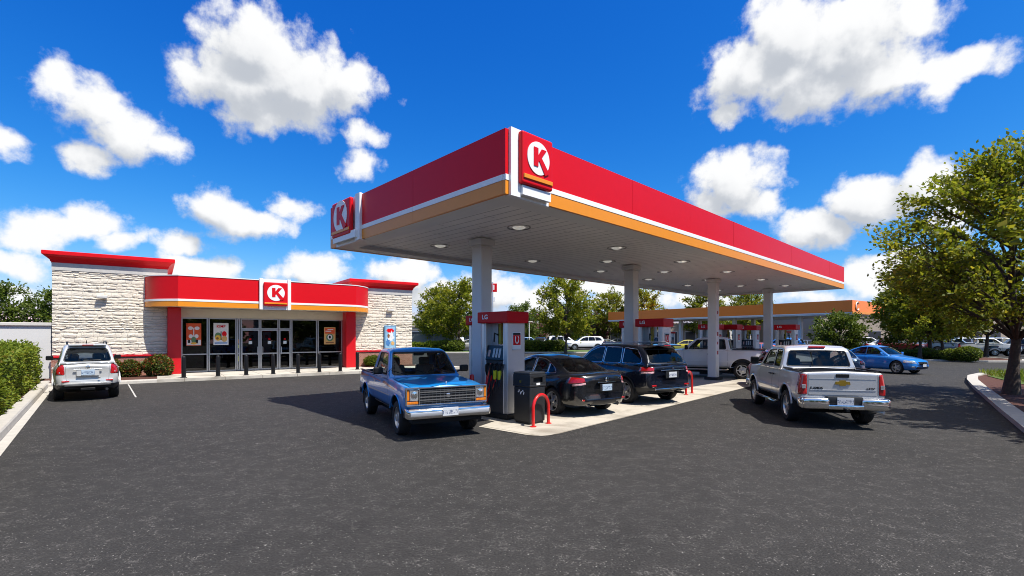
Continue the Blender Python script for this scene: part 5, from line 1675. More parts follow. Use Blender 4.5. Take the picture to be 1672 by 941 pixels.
for i, (a, b_, lab) in enumerate(((7.6, 2.2, 'far pump under the orange canopy, at its near end'), (15.8, 2.2, 'far pump under the orange canopy, second along'), (23.6, 2.2, 'far pump under the orange canopy, third along'), (31.6, 2.2, 'far pump under the orange canopy, at its far left end'))):
    o = copy_tree(pump, None, {'base', 'end_pillar', 'cabinet', 'head', 'mast', 'topper', 'display_panel', 'sign_plate', 'sign_print'}); p = F0 + Vector(fp(a, b_))
    o.location = (p.x, p.y, 0); o.rotation_euler = (0, 0, math.atan2(fu.y, fu.x)); o['label'] = lab; o['group'] = 'pumps under the orange canopy'

# pole sign that shows beside the first column
pt = thing('pole_sign', 'small red sign high on a pole behind the first column', 'sign', (-1.95, 50, 0))
MB().tube([(0, 0, 0), (0, 0, 7.3)], .07, 8).build('pole', M_steel, pt)
MB().box((.16, 0, 6.75), (.55, .12, .85), 0, .02).build('panel', M_red, pt)
MB().box((.12, -.07, 6.78), (.12, .02, .5), 0).build('stripe_mark', M_white, pt)
MB().box((.10, 0, 5.6), (.32, .10, .45), 0, .02).build('lower_panel', M_white, pt)
for (px, py, Y, h, lab) in ((864, 540, 60, 3.6, 'thin pale lamp post in front of the trees right of the first pump'), (1375, 565, 47, 1.1, 'short white marker post beside the round bush')):
    x = (px - 836) / 812 * Y
    lt = thing('lamp_post' if h > 2 else 'marker_post', lab, 'lamp post' if h > 2 else 'post', (x, Y, 0))
    MB().tube([(0, 0, 0), (0, 0, h)], .05, 8).build('pole', M_canwhite, lt)
    if h > 2: MB().box((.18, 0, h), (.5, .16, .08), 0, .02).build('lamp_head', M_canwhite, lt)
    else: MB().box((0, 0, h), (.16, .16, .06), 0, .02).build('cap', M_canwhite, lt)
# ------------------------------------------------------------------ vegetation
L_tree = leafmat('leaf_tree', [(0, (.10, .135, .010)), (.4, (.19, .23, .014)), (.8, (.30, .31, .020)), (1, (.42, .35, .03))], .52)
L_dark = leafmat('leaf_dark', [(0, (.055, .09, .012)), (.5, (.10, .15, .016)), (1, (.16, .20, .022))], .40)
L_hedge = leafmat('leaf_hedge', [(0, (.10, .15, .012)), (.5, (.18, .24, .016)), (.9, (.27, .31, .024)), (1, (.26, .19, .03))], .38)
L_shrub = leafmat('leaf_shrub', [(0, (.07, .11, .012)), (.5, (.14, .185, .018)), (1, (.21, .24, .025))], .34)
L_mixed = leafmat('leaf_mixed', [(0, (.045, .085, .012)), (.55, (.10, .14, .018)), (.72, (.20, .15, .02)), (.86, (.26, .06, .02)), (1, (.28, .04, .02))], .3)
L_pink = leafmat('leaf_pink', [(0, (.05, .09, .015)), (.55, (.09, .13, .02)), (.7, (.40, .08, .12)), (1, (.55, .12, .18))], .3)
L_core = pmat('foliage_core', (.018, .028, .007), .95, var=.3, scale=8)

def leaves_mesh(name, P, D, size, rng, m, wid=.30, updir=.35):
    n = len(P)
    P = np.asarray(P, float); D = np.asarray(D, float)
    a = rng.normal(size=(n, 3)) * .75 + D; a[:, 2] += updir * .3
    a /= np.linalg.norm(a, axis=1)[:, None] + 1e-9
    nn = rng.normal(size=(n, 3)) * .8; nn[:, 2] += 1.3
    b = np.cross(nn, a); b /= np.linalg.norm(b, axis=1)[:, None] + 1e-9
    c = np.cross(a, b)
    s = (size * rng.uniform(.65, 1.3, n))[:, None]
    v0 = P; v1 = P + a * s * .45 + b * s * wid + c * s * .08; v2 = P + a * s; v3 = P + a * s * .45 - b * s * wid + c * s * .08
    V4 = np.stack([v0, v1, v2, v3], 1).reshape(-1, 3)
    me = bpy.data.meshes.new(name)
    me.vertices.add(4 * n); me.vertices.foreach_set('co', V4.ravel())
    me.loops.add(4 * n); me.loops.foreach_set('vertex_index', np.arange(4 * n, dtype=np.int32))
    me.polygons.add(n); me.polygons.foreach_set('loop_start', np.arange(0, 4 * n, 4, dtype=np.int32)); me.polygons.foreach_set('loop_total', np.full(n, 4, dtype=np.int32))
    me.update(calc_edges=True); me.validate()
    me.materials.append(m)
    return me

def make_tree(seed, H, Rad, zb, n_limb, n_sub, per, leaf, tr, m, shape=1.0, spread=.13, low=.2):
    """returns (wood mesh, crown mesh)"""
    rs = random.Random(seed); rng = np.random.default_rng(seed)
    q = MB()
    tp = []
    lean = (rs.uniform(-.02, .02), rs.uniform(-.02, .02))
    for k in range(9):
        t = k / 8; z = t * H * .86
        tp.append(Vector((lean[0] * z + .05 * math.sin(z * 1.3 + seed), lean[1] * z + .05 * math.cos(z * 1.7), z)))
    rads = [tr * (1.45 if k == 0 else 1.06 if k == 1 else 1) * (1 - .88 * (k / 8) ** .8) for k in range(9)]
    q.tube([tp[0] + Vector((0, 0, -.1))] + tp, [rads[0] * 1.25] + rads, 12)
    def trunk(z):
        f = max(0, min(7.999, z / (H * .86) * 8)); i = int(f); return tp[i].lerp(tp[i + 1], f - i)
    P, D = [], []
    zc = (H + zb) / 2; rz = (H - zb) / 2
    ga = PI * (3 - math.sqrt(5))
    for i in range(n_limb):
        cz = 1 - 2 * (i + .5) / n_limb * .94 
        az = i * ga + rs.uniform(-.3, .3)
        rr = math.sqrt(max(0, 1 - cz * cz))
        k = rs.uniform(.72, 1.06)
        # pear outline: widest a little below the middle
        wid = Rad * k * (rr ** .8) * (1.0 - shape * .22 * cz)
        tip = Vector((wid * math.cos(az), wid * math.sin(az), zc + rz * cz * k))
        hz = max(low * H, min(.80 * H, tip.z - .75 * math.hypot(tip.x, tip.y) - .1 * H * rs.random()))
        s = trunk(hz)
        mid = s.lerp(tip, .5) + Vector((0, 0, .10 * (tip - s).length)) + Vector((rs.uniform(-.1, .1), rs.uniform(-.1, .1), 0)) * Rad
        pts = [s * (1 - t) ** 2 + mid * 2 * t * (1 - t) + tip * t * t for t in [j / 6 for j in range(7)]]
        r0 = tr * rs.uniform(.26, .42)
        q.tube(pts, [r0 * (1 - .85 * j / 6) for j in range(7)], 6)
        for j in range(n_sub):
            t = .34 + .66 * (j + rs.random()) / n_sub
            b0 = s * (1 - t) ** 2 + mid * 2 * t * (1 - t) + tip * t * t
            out = Vector((tip.x, tip.y, (tip.z - zc) * .8)).normalized()
            d = (Vector((rs.gauss(0, 1), rs.gauss(0, 1), rs.gauss(0, .7))) * .9 + out * .9 + (tip - s).normalized() * .5).normalized()
            L = Rad * rs.uniform(.16, .34)
            e = b0 + d * L
            q.tube([b0, b0.lerp(e, .55) + Vector((0, 0, .04 * L)), e], [r0 * .22, r0 * .15, .004], 4, cap=False)
            cnt = int(per * rs.uniform(.6, 1.4))
            tt = rng.uniform(.05, 1.08, cnt) ** .8
            base = np.array(b0)[None] + np.outer(tt, np.array(e - b0))
            sp = Rad * spread * rng.uniform(.4, 1.0, cnt)[:, None]
            base = base + rng.normal(size=(cnt, 3)) * sp * np.array([.6, .6, .42])
            P.append(base); D.append(np.tile(np.array(d) * .9, (cnt, 1)))
    wood = q.bm
    wme = bpy.data.meshes.new('trunk'); 
    for f in wood.faces: f.smooth = True
    wood.to_mesh(wme); wood.free(); wme.materials.append(M_bark)
    cme = leaves_mesh('crown', np.concatenate(P), np.concatenate(D), leaf, rng, m)
    return wme, cme

def place_tree(meshes, loc, label, s=1.0, rz=0.0, name='tree', group=None, cat='tree', sz=None):
    t = thing(name, label, cat, loc, rz, group)
    t.scale = (s, s, sz or s)
    link(bpy.data.objects.new('trunk', meshes[0]), t); link(bpy.data.objects.new('crown', meshes[1]), t)
    return t

# the big tree on the kerbed island at the right
TA = make_tree(5, 7.7, 3.45, 2.75, 54, 8, 64, .15, .165, L_tree, shape=2.1, spread=.10, low=.22)
big = place_tree(TA, (15.85, 15.7, .10), 'large leafy tree on the kerbed island at the right edge', rz=.4)
# middle-distance kinds
TB = make_tree(21, 8.2, 3.3, 2.2, 40, 6, 40, .30, .14, L_tree, shape=1.2, spread=.14)
TC = make_tree(34, 8.6, 3.2, 2.2, 38, 6, 40, .31, .14, L_tree, shape=.8, spread=.15)
TD = make_tree(47, 8.0, 3.6, .9, 40, 6, 42, .32, .14, L_dark, shape=.9, spread=.17)
TREES = [
 ('B', -6.3, 60, 1.00, 'leafy tree in the grass strip just right of the store'),
 ('C', -9.4, 64, .92, 'tree behind, between the store wall and the first canopy column'),
 ('B', 5.9, 54.6, 1.0, 'tree with a straight trunk above the black sedan, in the grass strip'),
 ('C', 16.9, 86, 1.08, 'tree left of the second column, behind the black suv'),
 ('D', 1.6, 80, .85, 'dark tree behind the first pump topper'),
 ('C', -12.6, 80, .82, 'tree close against the store wall, far behind the grey fence'),
 ('B', 22.0, 84, 1.15, 'tree above the orange canopy, right of the second column'),
 ('C', 36.0, 92, 1.25, 'tree above the orange canopy between the third and fourth columns'),
 ('B', 43.5, 92, 1.22, 'tree above the orange canopy right of the fourth column'),
 ('D', 10.2, 88, .9, 'dark tree far behind the white vans'),
]
KIND = {'B': TB, 'C': TC, 'D': TD}
for i, (k, x, y, s, lab) in enumerate(TREES):
    place_tree(KIND[k], (x, y, 0), lab, s, i * 1.7, group='trees in the middle distance')
ISL = [(31.7, 38.6, .86, 'leftmost small tree of the shrub island behind the blue sedan', 'B'), (33.6, 40.0, .92, 'second small tree of the shrub island behind the blue sedan', 'C'),
       (36.2, 41.8, .92, 'third small tree of the shrub island, half behind the large tree', 'B'), (42.0, 44.0, 1.05, 'tree behind the trunk of the large tree at the right edge', 'C'), (38.6, 46.0, 1.1, 'tree between the shrub island and the parked white pickup', 'D')]
for i, (x, y, s, lab, k) in enumerate(ISL):
    place_tree(KIND[k], (x, y, .1), lab, s, i * 2.3 + .5, group='trees on the shrub island')
for i, (x, y, s, lab) in enumerate(((-37.5, 36, .70, 'dark green tree above the grey wall at the left edge'), (-33.4, 37, .66, 'dark green tree above the grey wall, next to the store'), (-42.5, 38, .72, 'dark green tree at the far left above the hedge'))):
    place_tree(TD, (x, y, 0), lab, s, i * 2.0, group='trees behind the grey wall')
bush = make_tree(61, 4.1, 2.2, .25, 34, 6, 46, .24, .10, L_dark, shape=.6, spread=.2, low=.05)
place_tree(bush, (31.6, 48.0, 0), 'big round bushy tree in front of the orange canopy, behind the silver pickup', 1.0, 0.7, 'bushy_tree')
pinkt = make_tree(72, 5.6, 2.2, 1.0, 26, 5, 40, .26, .09, L_pink, shape=.6, spread=.18)
place_tree(pinkt, (4.0, 86, 0), 'pink flowering tree far behind the first pump', 1.0, 0, 'flowering_tree', 'pink flowering trees'.replace('trees', 'trees'))
place_tree(pinkt, (14.8, 86, 0), 'pink flowering tree far off beside the end of the orange canopy', 1.0, 2.0, 'flowering_tree', 'pink flowering trees')
# far rows that close the horizon
rng0 = random.Random(9)
farl = []
for i in range(26):
    x = -70 + i * 8.2 + rng0.uniform(-2, 2); y = 118 + rng0.uniform(-6, 14)
    farl.append((x, y))
place_tree(TC, (14.6, 9.3, .10), 'tree just beyond the right edge whose dappled shade falls on the asphalt', .92, 1.1)
qP = []; qD = []
rngn = np.random.default_rng(4)
for x, y in farl:
    for k in range(7):
        c = np.array([x + rngn.normal() * 2.6, y + rngn.normal() * 2.0, rngn.uniform(1.2, 5.6)])
        n = 150; d = rngn.normal(size=(n, 3)); d /= np.linalg.norm(d, axis=1)[:, None]
        qP.append(c + d * rngn.uniform(1.0, 2.2, n)[:, None]); qD.append(d)
me = leaves_mesh('treeline', np.concatenate(qP), np.concatenate(qD), .8, rngn, L_dark, wid=.42)
o = link(bpy.data.objects.new('treeline', me)); tag(o, 'distant line of trees along the horizon', 'trees', kind='stuff')

qP = []; qD = []
for i in range(40):
    x = -95 + i * 4.9 + rngn.normal(); y = -46 + rngn.normal() * 5
    for k in range(7):
        c = np.array([x + rngn.normal() * 2.2, y + rngn.normal() * 2.0, rngn.uniform(.8, 6.0)])
        n = 90; d = rngn.normal(size=(n, 3)); d /= np.linalg.norm(d, axis=1)[:, None]
        qP.append(c + d * rngn.uniform(.9, 2.1, n)[:, None]); qD.append(d)
o = link(bpy.data.objects.new('treeline', leaves_mesh('treeline', np.concatenate(qP), np.concatenate(qD), 1.0, rngn, L_dark, wid=.45))); tag(o, 'line of trees across the road that the shop windows mirror', 'trees', kind='stuff')

def clump(name, dims, n, leaf, m, seed, noise_amp=.12, box=False, core=True, flat=.0):
    """leafy mass filling a box (hedge) or a ball (shrub): leaf faces over an uneven dark core"""
    rng = np.random.default_rng(seed)
    d = rng.normal(size=(n, 3)); d /= np.linalg.norm(d, axis=1)[:, None]
    if box:
        pw = 7.0
        k = 1.0 / (np.sum(np.abs(d) ** pw, axis=1) ** (1 / pw))
        p = d * k[:, None]
    else:
        p = d.copy()
    ph = rng.uniform(0, 6.28, 6)
    sc = np.array(dims) / 2
    w = p * sc
    am = 1 + noise_amp * (np.sin(w[:, 0] * 3.1 + ph[0]) * np.sin(w[:, 1] * 2.7 + ph[1]) + .6 * np.sin(w[:, 0] * 7.3 + w[:, 2] * 6.1 + ph[2]) * np.sin(w[:, 1] * 6.7 + ph[3]))
    depth = 1 - rng.exponential(.06, n)
    p = w * (am * depth)[:, None]
    p[:, 2] += sc[2]
    ok = p[:, 2] > .02
    return leaves_mesh(name, p[ok], d[ok] * .9, leaf, rng, m, wid=.34)

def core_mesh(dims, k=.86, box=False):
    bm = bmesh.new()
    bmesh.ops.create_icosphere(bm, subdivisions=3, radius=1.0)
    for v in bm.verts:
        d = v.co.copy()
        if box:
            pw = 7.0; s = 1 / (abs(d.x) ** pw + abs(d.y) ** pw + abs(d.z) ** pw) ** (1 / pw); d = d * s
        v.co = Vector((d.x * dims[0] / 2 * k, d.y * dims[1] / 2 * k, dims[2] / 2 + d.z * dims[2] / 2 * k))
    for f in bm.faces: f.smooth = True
    me = bpy.data.meshes.new('inner_core'); bm.to_mesh(me); bm.free(); me.materials.append(L_core); return me  # solid dark mass added inside the leaf faces

# clipped hedge along the left kerb, one box of leaves after another
def hedge_from(p0, p1, w, h, n, leaf, m, label, seed):
    d = (p1 - p0); L = d.length; c = (p0 + p1) / 2
    t = thing('hedge', label, 'hedge', (c.x, c.y, .08), math.atan2(d.y, d.x))
    # uniform sampling over top and sides of a long box
    rng = np.random.default_rng(seed)
    x = rng.uniform(-L / 2, L / 2, n); u = rng.uniform(0, 2 * h + w, n)
    y = np.where(u < h, -w / 2, np.where(u < h + w, u - h - w / 2, w / 2)); z = np.where(u < h, u, np.where(u < h + w, h, 2 * h + w - u))
    nx = np.zeros(n); ny = np.where(u < h, -1., np.where(u < h + w, 0, 1.)); nz = np.where((u >= h) & (u < h + w), 1., 0)
    e = int(n * .06); x[:e] = rng.choice([-L / 2, L / 2], e); y[:e] = rng.uniform(-w / 2, w / 2, e); z[:e] = rng.uniform(0, h, e); nx[:e] = np.sign(x[:e]); ny[:e] = 0; nz[:e] = 0
    bul = .075 * np.sin(x * 2.1 + seed) + .06 * np.sin(x * 4.7 + z * 3) + .05 * np.sin(z * 5 + x * 1.3) + .035 * np.sin(x * 11 + z * 9)
    off = bul - rng.exponential(.05, n)
    N = np.stack([nx, ny, nz], 1); P = np.stack([x, y, z], 1) + N * off[:, None] + rng.normal(size=(n, 3)) * .03
    # rounded shoulders
    sh = np.clip((np.abs(P[:, 1]) - w / 2 + .22) / .22, 0, 1) * np.clip((P[:, 2] - h + .22) / .22, 0, 1)
    P[:, 2] -= .10 * sh
    link(bpy.data.objects.new('foliage', leaves_mesh('foliage', P, N * .8, leaf, rng, m, wid=.32)), t)
    MB().bx(-L / 2 + .10, L / 2 - .10, -w / 2 + .12, w / 2 - .12, 0, h - .13, .1).build('inner_core', L_core, t)  # solid dark box added inside the leaf layer
    return t
h0 = ka - kd * .1 + kn * 1.12; h1 = kb + kd * 5 + kn * 1.12
hedge_from(h1, h0, 1.5, 1.50, 42000, .085, L_hedge, 'clipped bright green hedge along the left kerb beside the white suv', 3)

# shrubs at the shop wall
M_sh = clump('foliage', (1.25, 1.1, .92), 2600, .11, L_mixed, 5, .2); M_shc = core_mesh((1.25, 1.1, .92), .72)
def shrub(me, core, loc, label, s=1.0, rz=0, group=None, name='shrub'):
    t = thing(name, label, 'shrub', loc, rz, group); t.scale = (s, s, s)
    link(bpy.data.objects.new('foliage', me), t); link(bpy.data.objects.new('inner_core', core), t); return t
for i, (s, d, sc_, lab) in enumerate(((s_at(212, -1.0), 1.0, .72, 'reddish green shrub against the brick base, close to the white suv'), (s_at(257, -1.3), 1.3, .92, 'reddish green shrub against the brick base, next to the red pillar'), (s_at(180, -1.0), 1.0, .8, 'reddish green shrub mostly hidden by the white suv'),
                                     )):
    p = st(s, d); shrub(M_sh, M_shc, (p.x, p.y, WALK - .02), lab, sc_, i * 1.3, 'shrubs at the shop wall')
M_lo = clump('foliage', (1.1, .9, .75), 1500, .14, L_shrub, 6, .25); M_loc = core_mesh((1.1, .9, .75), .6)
for i, (s, d, lab) in enumerate(((9.2, .85, 'low green plant by the brick base beside the right red pillar'), (10.4, .8, 'low green plant under the blue wall poster'))):
    p = st(s, d); shrub(M_lo, M_loc, (p.x, p.y, WALK), lab, .85, i, 'low plants by the right block')
# clipped balls of the island and of the grass strips
M_ball = clump('foliage', (1.5, 1.5, 1.05), 1700, .15, L_shrub, 7, .06); M_ballc = core_mesh((1.5, 1.5, 1.05), .85)
for i, (px, py, s, lab) in enumerate(((1517, 586, .50, 'small clipped ball shrub, leftmost of the four on the kerb island'), (1534, 587, .66, 'second clipped ball shrub on the kerb island'), (1551, 588, .78, 'third and largest round shrub on the kerb island'), (1580, 589, .95, 'wide clipped shrub at the right end of the kerb island'))):
    p = G(px, py, .12); shrub(M_ball, M_ballc, (p.x, p.y, .10), lab, s, i, 'clipped shrubs on the kerb island', 'round_shrub')
for i, (px, py, Y, lab) in enumerate(((862, 573, 58, 'round shrub in the grass strip right of the first pump'), (876, 574, 57.5, 'second round shrub in the grass strip, left of the tree trunk'), (897, 575, 58.5, 'third round shrub in the grass strip, left of the tree trunk'), (912, 574, 59, 'round shrub beside the trunk of the tree above the sedan'), (745, 574, 58, 'round shrub at the foot of the tree next to the store'), (728, 574, 59, 'round shrub at the end of the low hedge next to the store'), (1340, 574, 47, 'round shrub at the foot of the bushy tree'))):
    x = (px - 836) / 812 * Y; shrub(M_ball, M_ballc, (x, Y, .05), lab, 1.25, i, 'round shrubs in the grass strip', 'round_shrub')
hedge_from(Vector((-13.5, 58.5)), Vector((-8.2, 59.5)), 1.3, 1.0, 5000, .2, L_hedge, 'low bright hedge in front of the grey fence, right of the store', 5)
hedge_from(Vector((25.0, 40.6)), Vector((34.0, 40.2)), 1.2, .62, 6500, .16, L_shrub, 'low clipped hedge behind the blue sedan on the kerb island', 6)

# ------------------------------------------------------------------ verges, islands
def raised(name, pts, h, m): 
    return sheet(name, pts, h, m, thick=h + .05)
def closed(pts): return pts + pts[:1]
# strip across the road behind the canopy
raised('lawn', [(-18, 55.0), (19, 55.0), (19, 63), (-18, 63)], .10, M_lawn)
ribbon('kerb', [(20, 54.9), (-19, 54.9)][::-1], .3, .13, M_kerb)
# kerb island with the shrubs behind the blue sedan
isl = [(26, 38.4), (31.5, 38.0), (34.6, 36.3), (37.2, 36.2), (38.6, 37.6), (39.6, 41.5), (37, 44.5), (26, 44)]
raised('planting_bed', isl, .10, M_mulch)
ribbon('kerb', closed(isl), -.28, .14, M_kerb)
lawn2 = [(40.5, 36.4), (60, 36.4), (60, 39.5), (41.5, 39.5)]
raised('lawn', lawn2, .10, M_lawn); ribbon('kerb', closed(lawn2), -.25, .13, M_kerb)
l3 = [(27.5, 46.0), (38, 46.0), (38, 49.5), (27.5, 49.5)]
raised('lawn', l3, .10, M_lawn); ribbon('kerb', closed(l3), -.25, .13, M_kerb)
# island of the large tree: mulch near, grass beyond
edge = [G(1760, 800), G(1690, 722), G(1640, 680), G(1612, 655), G(1592, 637), G(1581, 625), G(1582, 618), G(1600, 614)]
edge = [(p.x, p.y) for p in edge] + [(25.5, 24.6), (60, 24.8)]
far = [(60, 10), (14, 6.5)]
raised('planting_bed', edge + [(60, 7.3)], .10, M_mulch)
ribbon('kerb', edge, -.30, .15, M_kerb)
grass_pts = [(19.2, 18.8), (21.6, 22.6), (24.4, 24.0), (59, 24.2), (59, 17.5), (24, 17.4), (20.5, 17.2)]
sheet('lawn', grass_pts, .125, M_lawn, thick=.02)
# blades on that lawn
rg = np.random.default_rng(12); n = 9000
gx = rg.uniform(19.5, 30, n); gy = rg.uniform(17.3, 24.1, n); keep_ = (gx - 19.2) * (22.6 - 18.8) - (gy - 18.8) * (21.6 - 19.2) > 0
gx, gy = gx[keep_], gy[keep_]
Pg = np.stack([gx, gy, np.full(len(gx), .12)], 1); Dg = np.tile(np.array([0, 0, 2.2]), (len(gx), 1))
o = link(bpy.data.objects.new('grass', leaves_mesh('grass', Pg, Dg, .26, rg, L_hedge, wid=.05, updir=2))); tag(o, 'long green grass on the kerbed island beyond the large tree', 'grass', kind='stuff')
# ------------------------------------------------------------------ vehicles in place
def head(hx, hy): return math.atan2(hy, hx)
blue = make_blue_pickup((-2.22, 11.43), head(.46, -.89))
src_paint[blue.name] = P_blue
silver = make_silver_pickup((7.40, 12.57), head(.22, .975), label='silver extended cab pickup seen from behind with a gold badge on its tailgate', paintm=P_silver)
src_paint[silver.name] = P_silver
hs = Vector((-.545, .838)); 
pos = Vector((1.72, 12.75)) + hs * 1.36
sed = make_sedan((pos.x, pos.y), head(*hs), 'parked_car', 'glossy black sedan at the nearest pump, seen from its left rear corner', P_black)
src_paint[sed.name] = P_black
hs = Vector((-.50, .866)); pos = Vector((4.02, 14.75)) + hs * 1.34
suv = make_suv((pos.x, pos.y), head(*hs), 'parked_suv', 'black suv with chrome strip on its tailgate, behind the black sedan', P_navy)
src_paint[suv.name] = P_navy
hs = Vector((-.67, .742)); pos = Vector((-13.25, 15.5)) + hs * 1.34
wsuv = make_suv((pos.x, pos.y), head(*hs), 'parked_suv', 'silvery white suv with roof rails parked beside the left hedge', P_pearl, style='white', width=.80)
src_paint[wsuv.name] = P_pearl
whp = make_silver_pickup((0, 0), 0, 'pickup_truck', 'white pickup facing left behind the third column, under the red canopy', P_white, badge=False)
src_paint[whp.name] = P_white
hs = Vector((-.87, .493)); pos = Vector((10.6, 22.9)) + hs * 1.40
whp.location = (pos.x, pos.y, 0); whp.rotation_euler = (0, 0, head(*hs)); whp.scale = (1.1, 1.1, 1.1)
bs = make_sedan((0, 0), 0, 'parked_car', 'bright blue sedan on the road in front of the shrub island', P_sky, trim=False)
src_paint[bs.name] = P_sky
ray = Vector((.60, .80)); perp = Vector((.80, -.60)); hs = perp * .86 - ray * .51
pos = Vector((19.7, 26.6)); bs.location = (pos.x, pos.y, 0); bs.rotation_euler = (0, 0, head(*hs)); bs.scale = (.86, .90, .98)

P_bg = dict(white=P_white, silver=P_silver, grey=P_grey, black=P_black, red=P_red, maroon=P_maroon, yellow=P_yellow, blue=P_sky, pale=P_lightblue)
def bg(src, px, Y, ang, label, cat, col, name, group, sc=(1, 1, 1)):
    x = (px - 836) / 812 * Y
    return copy_vehicle(src, (x, Y), ang, label, cat, P_bg[col], group, name, sc)
gl = 'cars parked beyond the grass strip'
bg(wsuv, 735, 68, R(172), 'white suv parked beyond the grass strip, just left of the first column', 'suv', 'white', 'parked_suv', gl, (1, 1.15, 1))
bg(sed, 765, 67, R(176), 'silver sedan parked beyond the grass strip, half behind the first column', 'sedan', 'silver', 'parked_car', gl)
bg(sed, 706, 70, R(5), 'grey sedan parked in front of the grey fence right of the store', 'sedan', 'grey', 'parked_car', gl)
bg(suv, 884, 69, R(80), 'black suv parked nose away, left of the white vans', 'suv', 'black', 'parked_suv', gl)
bg(silver, 862, 72, R(10), 'pale blue pickup parked behind the round shrubs', 'pickup truck', 'pale', 'pickup_truck', gl)
bg(wsuv, 921, 70, R(8), 'white van left of the tree trunk, behind the black sedan', 'van', 'white', 'parked_van', gl, (1.1, 1.2, 1.12))
bg(wsuv, 955, 68, R(186), 'long white van right of the tree trunk, behind the black sedan', 'van', 'white', 'parked_van', gl, (1.15, 1.2, 1.08))
bg(sed, 985, 74, R(175), 'dark grey sedan far behind the black suv roof', 'sedan', 'grey', 'parked_car', gl)
bg(sed, 1010, 80, R(4), 'silver sedan far behind the second column', 'sedan', 'silver', 'parked_car', gl)
g2 = 'cars under the orange canopy'
bg(sed, 1120, 58, R(150), 'yellow car under the orange canopy, above the hood of the white pickup', 'sedan', 'yellow', 'parked_car', g2)
bg(sed, 1142, 66, R(140), 'red car under the orange canopy left of the third column', 'sedan', 'red', 'parked_car', g2)
bg(sed, 1232, 36, R(160), 'red car beyond the fourth column, above the white pickup bed', 'sedan', 'red', 'parked_car', g2)
bg(suv, 1275, 52, R(140), 'blue suv beside the far pumps, above the silver pickup cab', 'suv', 'blue', 'parked_suv', g2)
bg(sed, 1312, 56, R(150), 'white sedan at the near end of the orange canopy', 'sedan', 'white', 'parked_car', g2)
bg(suv, 1070, 72, R(130), 'grey suv under the far left end of the orange canopy', 'suv', 'grey', 'parked_suv', g2)
o = bg(sed, 1277, 18.3, R(76), 'red car half hidden behind the front of the silver pickup', 'sedan', 'red', 'parked_car', g2)
del o['group']
o = bg(sed, 1352, 22.0, R(70), 'pale blue car just showing behind the cab of the silver pickup', 'sedan', 'pale', 'parked_car', g2)
del o['group']
g3 = 'cars parked in the right hand car park'
bg(sed, 1445, 60, R(-20), 'silver sedan parked far behind the blue sedan roof', 'sedan', 'silver', 'parked_car', g3)
bg(suv, 1470, 56, R(-30), 'dark red suv parked behind the left tree of the shrub island', 'suv', 'maroon', 'parked_suv', g3)
bg(silver, 1418, 66, R(-30), 'white pickup parked far off, left of the dark red suv', 'pickup truck', 'white', 'pickup_truck', g3)
bg(sed, 1500, 62, R(-40), 'grey sedan parked between the trunks of the shrub island', 'sedan', 'grey', 'parked_car', g3)
bg(suv, 1524, 56, R(-35), 'pale blue suv parked behind the third tree of the shrub island', 'suv', 'pale', 'parked_suv', g3)
bg(silver, 1556, 52, R(-32), 'pale blue pickup parked behind the round shrubs of the island', 'pickup truck', 'pale', 'pickup_truck', g3)
bg(silver, 1612, 48, R(-34), 'white pickup parked left of the trunk of the large tree', 'pickup truck', 'white', 'pickup_truck', g3)
bg(blue, 1655, 47, R(148), 'black pickup parked behind the trunk of the large tree', 'pickup truck', 'black', 'pickup_truck', g3)
bg(suv, 1590, 58, R(-34), 'white suv in the second row, above the white pickup bed', 'suv', 'white', 'parked_suv', g3)
bg(wsuv, 1640, 58, R(-34), 'silver suv in the second row, left of the large trunk', 'suv', 'silver', 'parked_suv', g3, (1, 1.15, 1))
bg(silver, 1690, 50, R(-34), 'white pickup at the right edge, beyond the large trunk', 'pickup truck', 'white', 'pickup_truck', g3)

# ------------------------------------------------------------------ buildings behind
def block(name, label, cat, cx, cy, w, d, h, rz, col, bays, shopfront=True):
    t = thing(name, label, cat, (cx, cy, 0), rz)
    m = pmat('stucco', col, .9, var=.06, scale=.6, bump=.1)
    m2 = pmat('stucco_trim', tuple(c * .8 for c in col), .9, var=.05)
    MB().bx(-w / 2, w / 2, 0, d, 0, h).build('wall', m, t)
    q = MB(); q.bx(-w / 2 - .15, w / 2 + .15, -.15, d + .15, h, h + .35, .03); q.bx(-w / 2 - .06, w / 2 + .06, -.06, d, h - .5, h - .38); q.build('parapet', m2, t)
    for i in range(bays):
        x = -w / 2 + w * (i + .5) / bays; ww = w / bays * .55
        f = MB(); f.bx(x - ww / 2 - .08, x + ww / 2 + .08, -.05, .02, .2 if shopfront else .9, 2.7); fo = f.build('window', M_alu, t)
        g = MB(); g.bx(x - ww / 2, x + ww / 2, -.065, -.052, .3 if shopfront else 1.0, 2.6); g.build('pane', M_screen, fo)
    return t
block('shop_row', 'long low beige building behind the trees and white vans', 'building', 14, 92, 42, 12, 4.0, R(2), (.36, .30, .23), 12)
fw = thing('screen_fence', 'grey panel fence between the store and the trees', 'fence', (-10.5, 63.5, 0))
MB().bx(-5.5, 3.6, -.06, .06, 0, 2.15).build('panel', pmat('fence_grey', (.20, .20, .20), .8, var=.06), fw)
q = MB()
for x in (-5.5, -2.5, .5, 3.6): q.bx(x - .07, x + .07, -.10, .10, 0, 2.25)
q.build('post', pmat('fence_post', (.26, .26, .26), .7), fw)
block('warehouse', 'pale low building behind the grey fence right of the store', 'building', -15, 90, 30, 10, 3.4, 0, (.44, .38, .30), 6, False)
block('shop_row', 'long beige building behind the cars in the right hand car park', 'building', 80, 84, 66, 14, 5.2, R(12), (.38, .31, .24), 16)
block('office_building', 'grey flat roofed building right of the end of the orange canopy', 'building', 53.5, 82, 9, 9, 5.8, R(22), (.28, .28, .27), 3, False)
block('small_shop', 'small white building beyond the orange canopy, behind the fourth column', 'building', 46, 104, 12, 8, 3.6, R(25), (.55, .52, .46), 4)

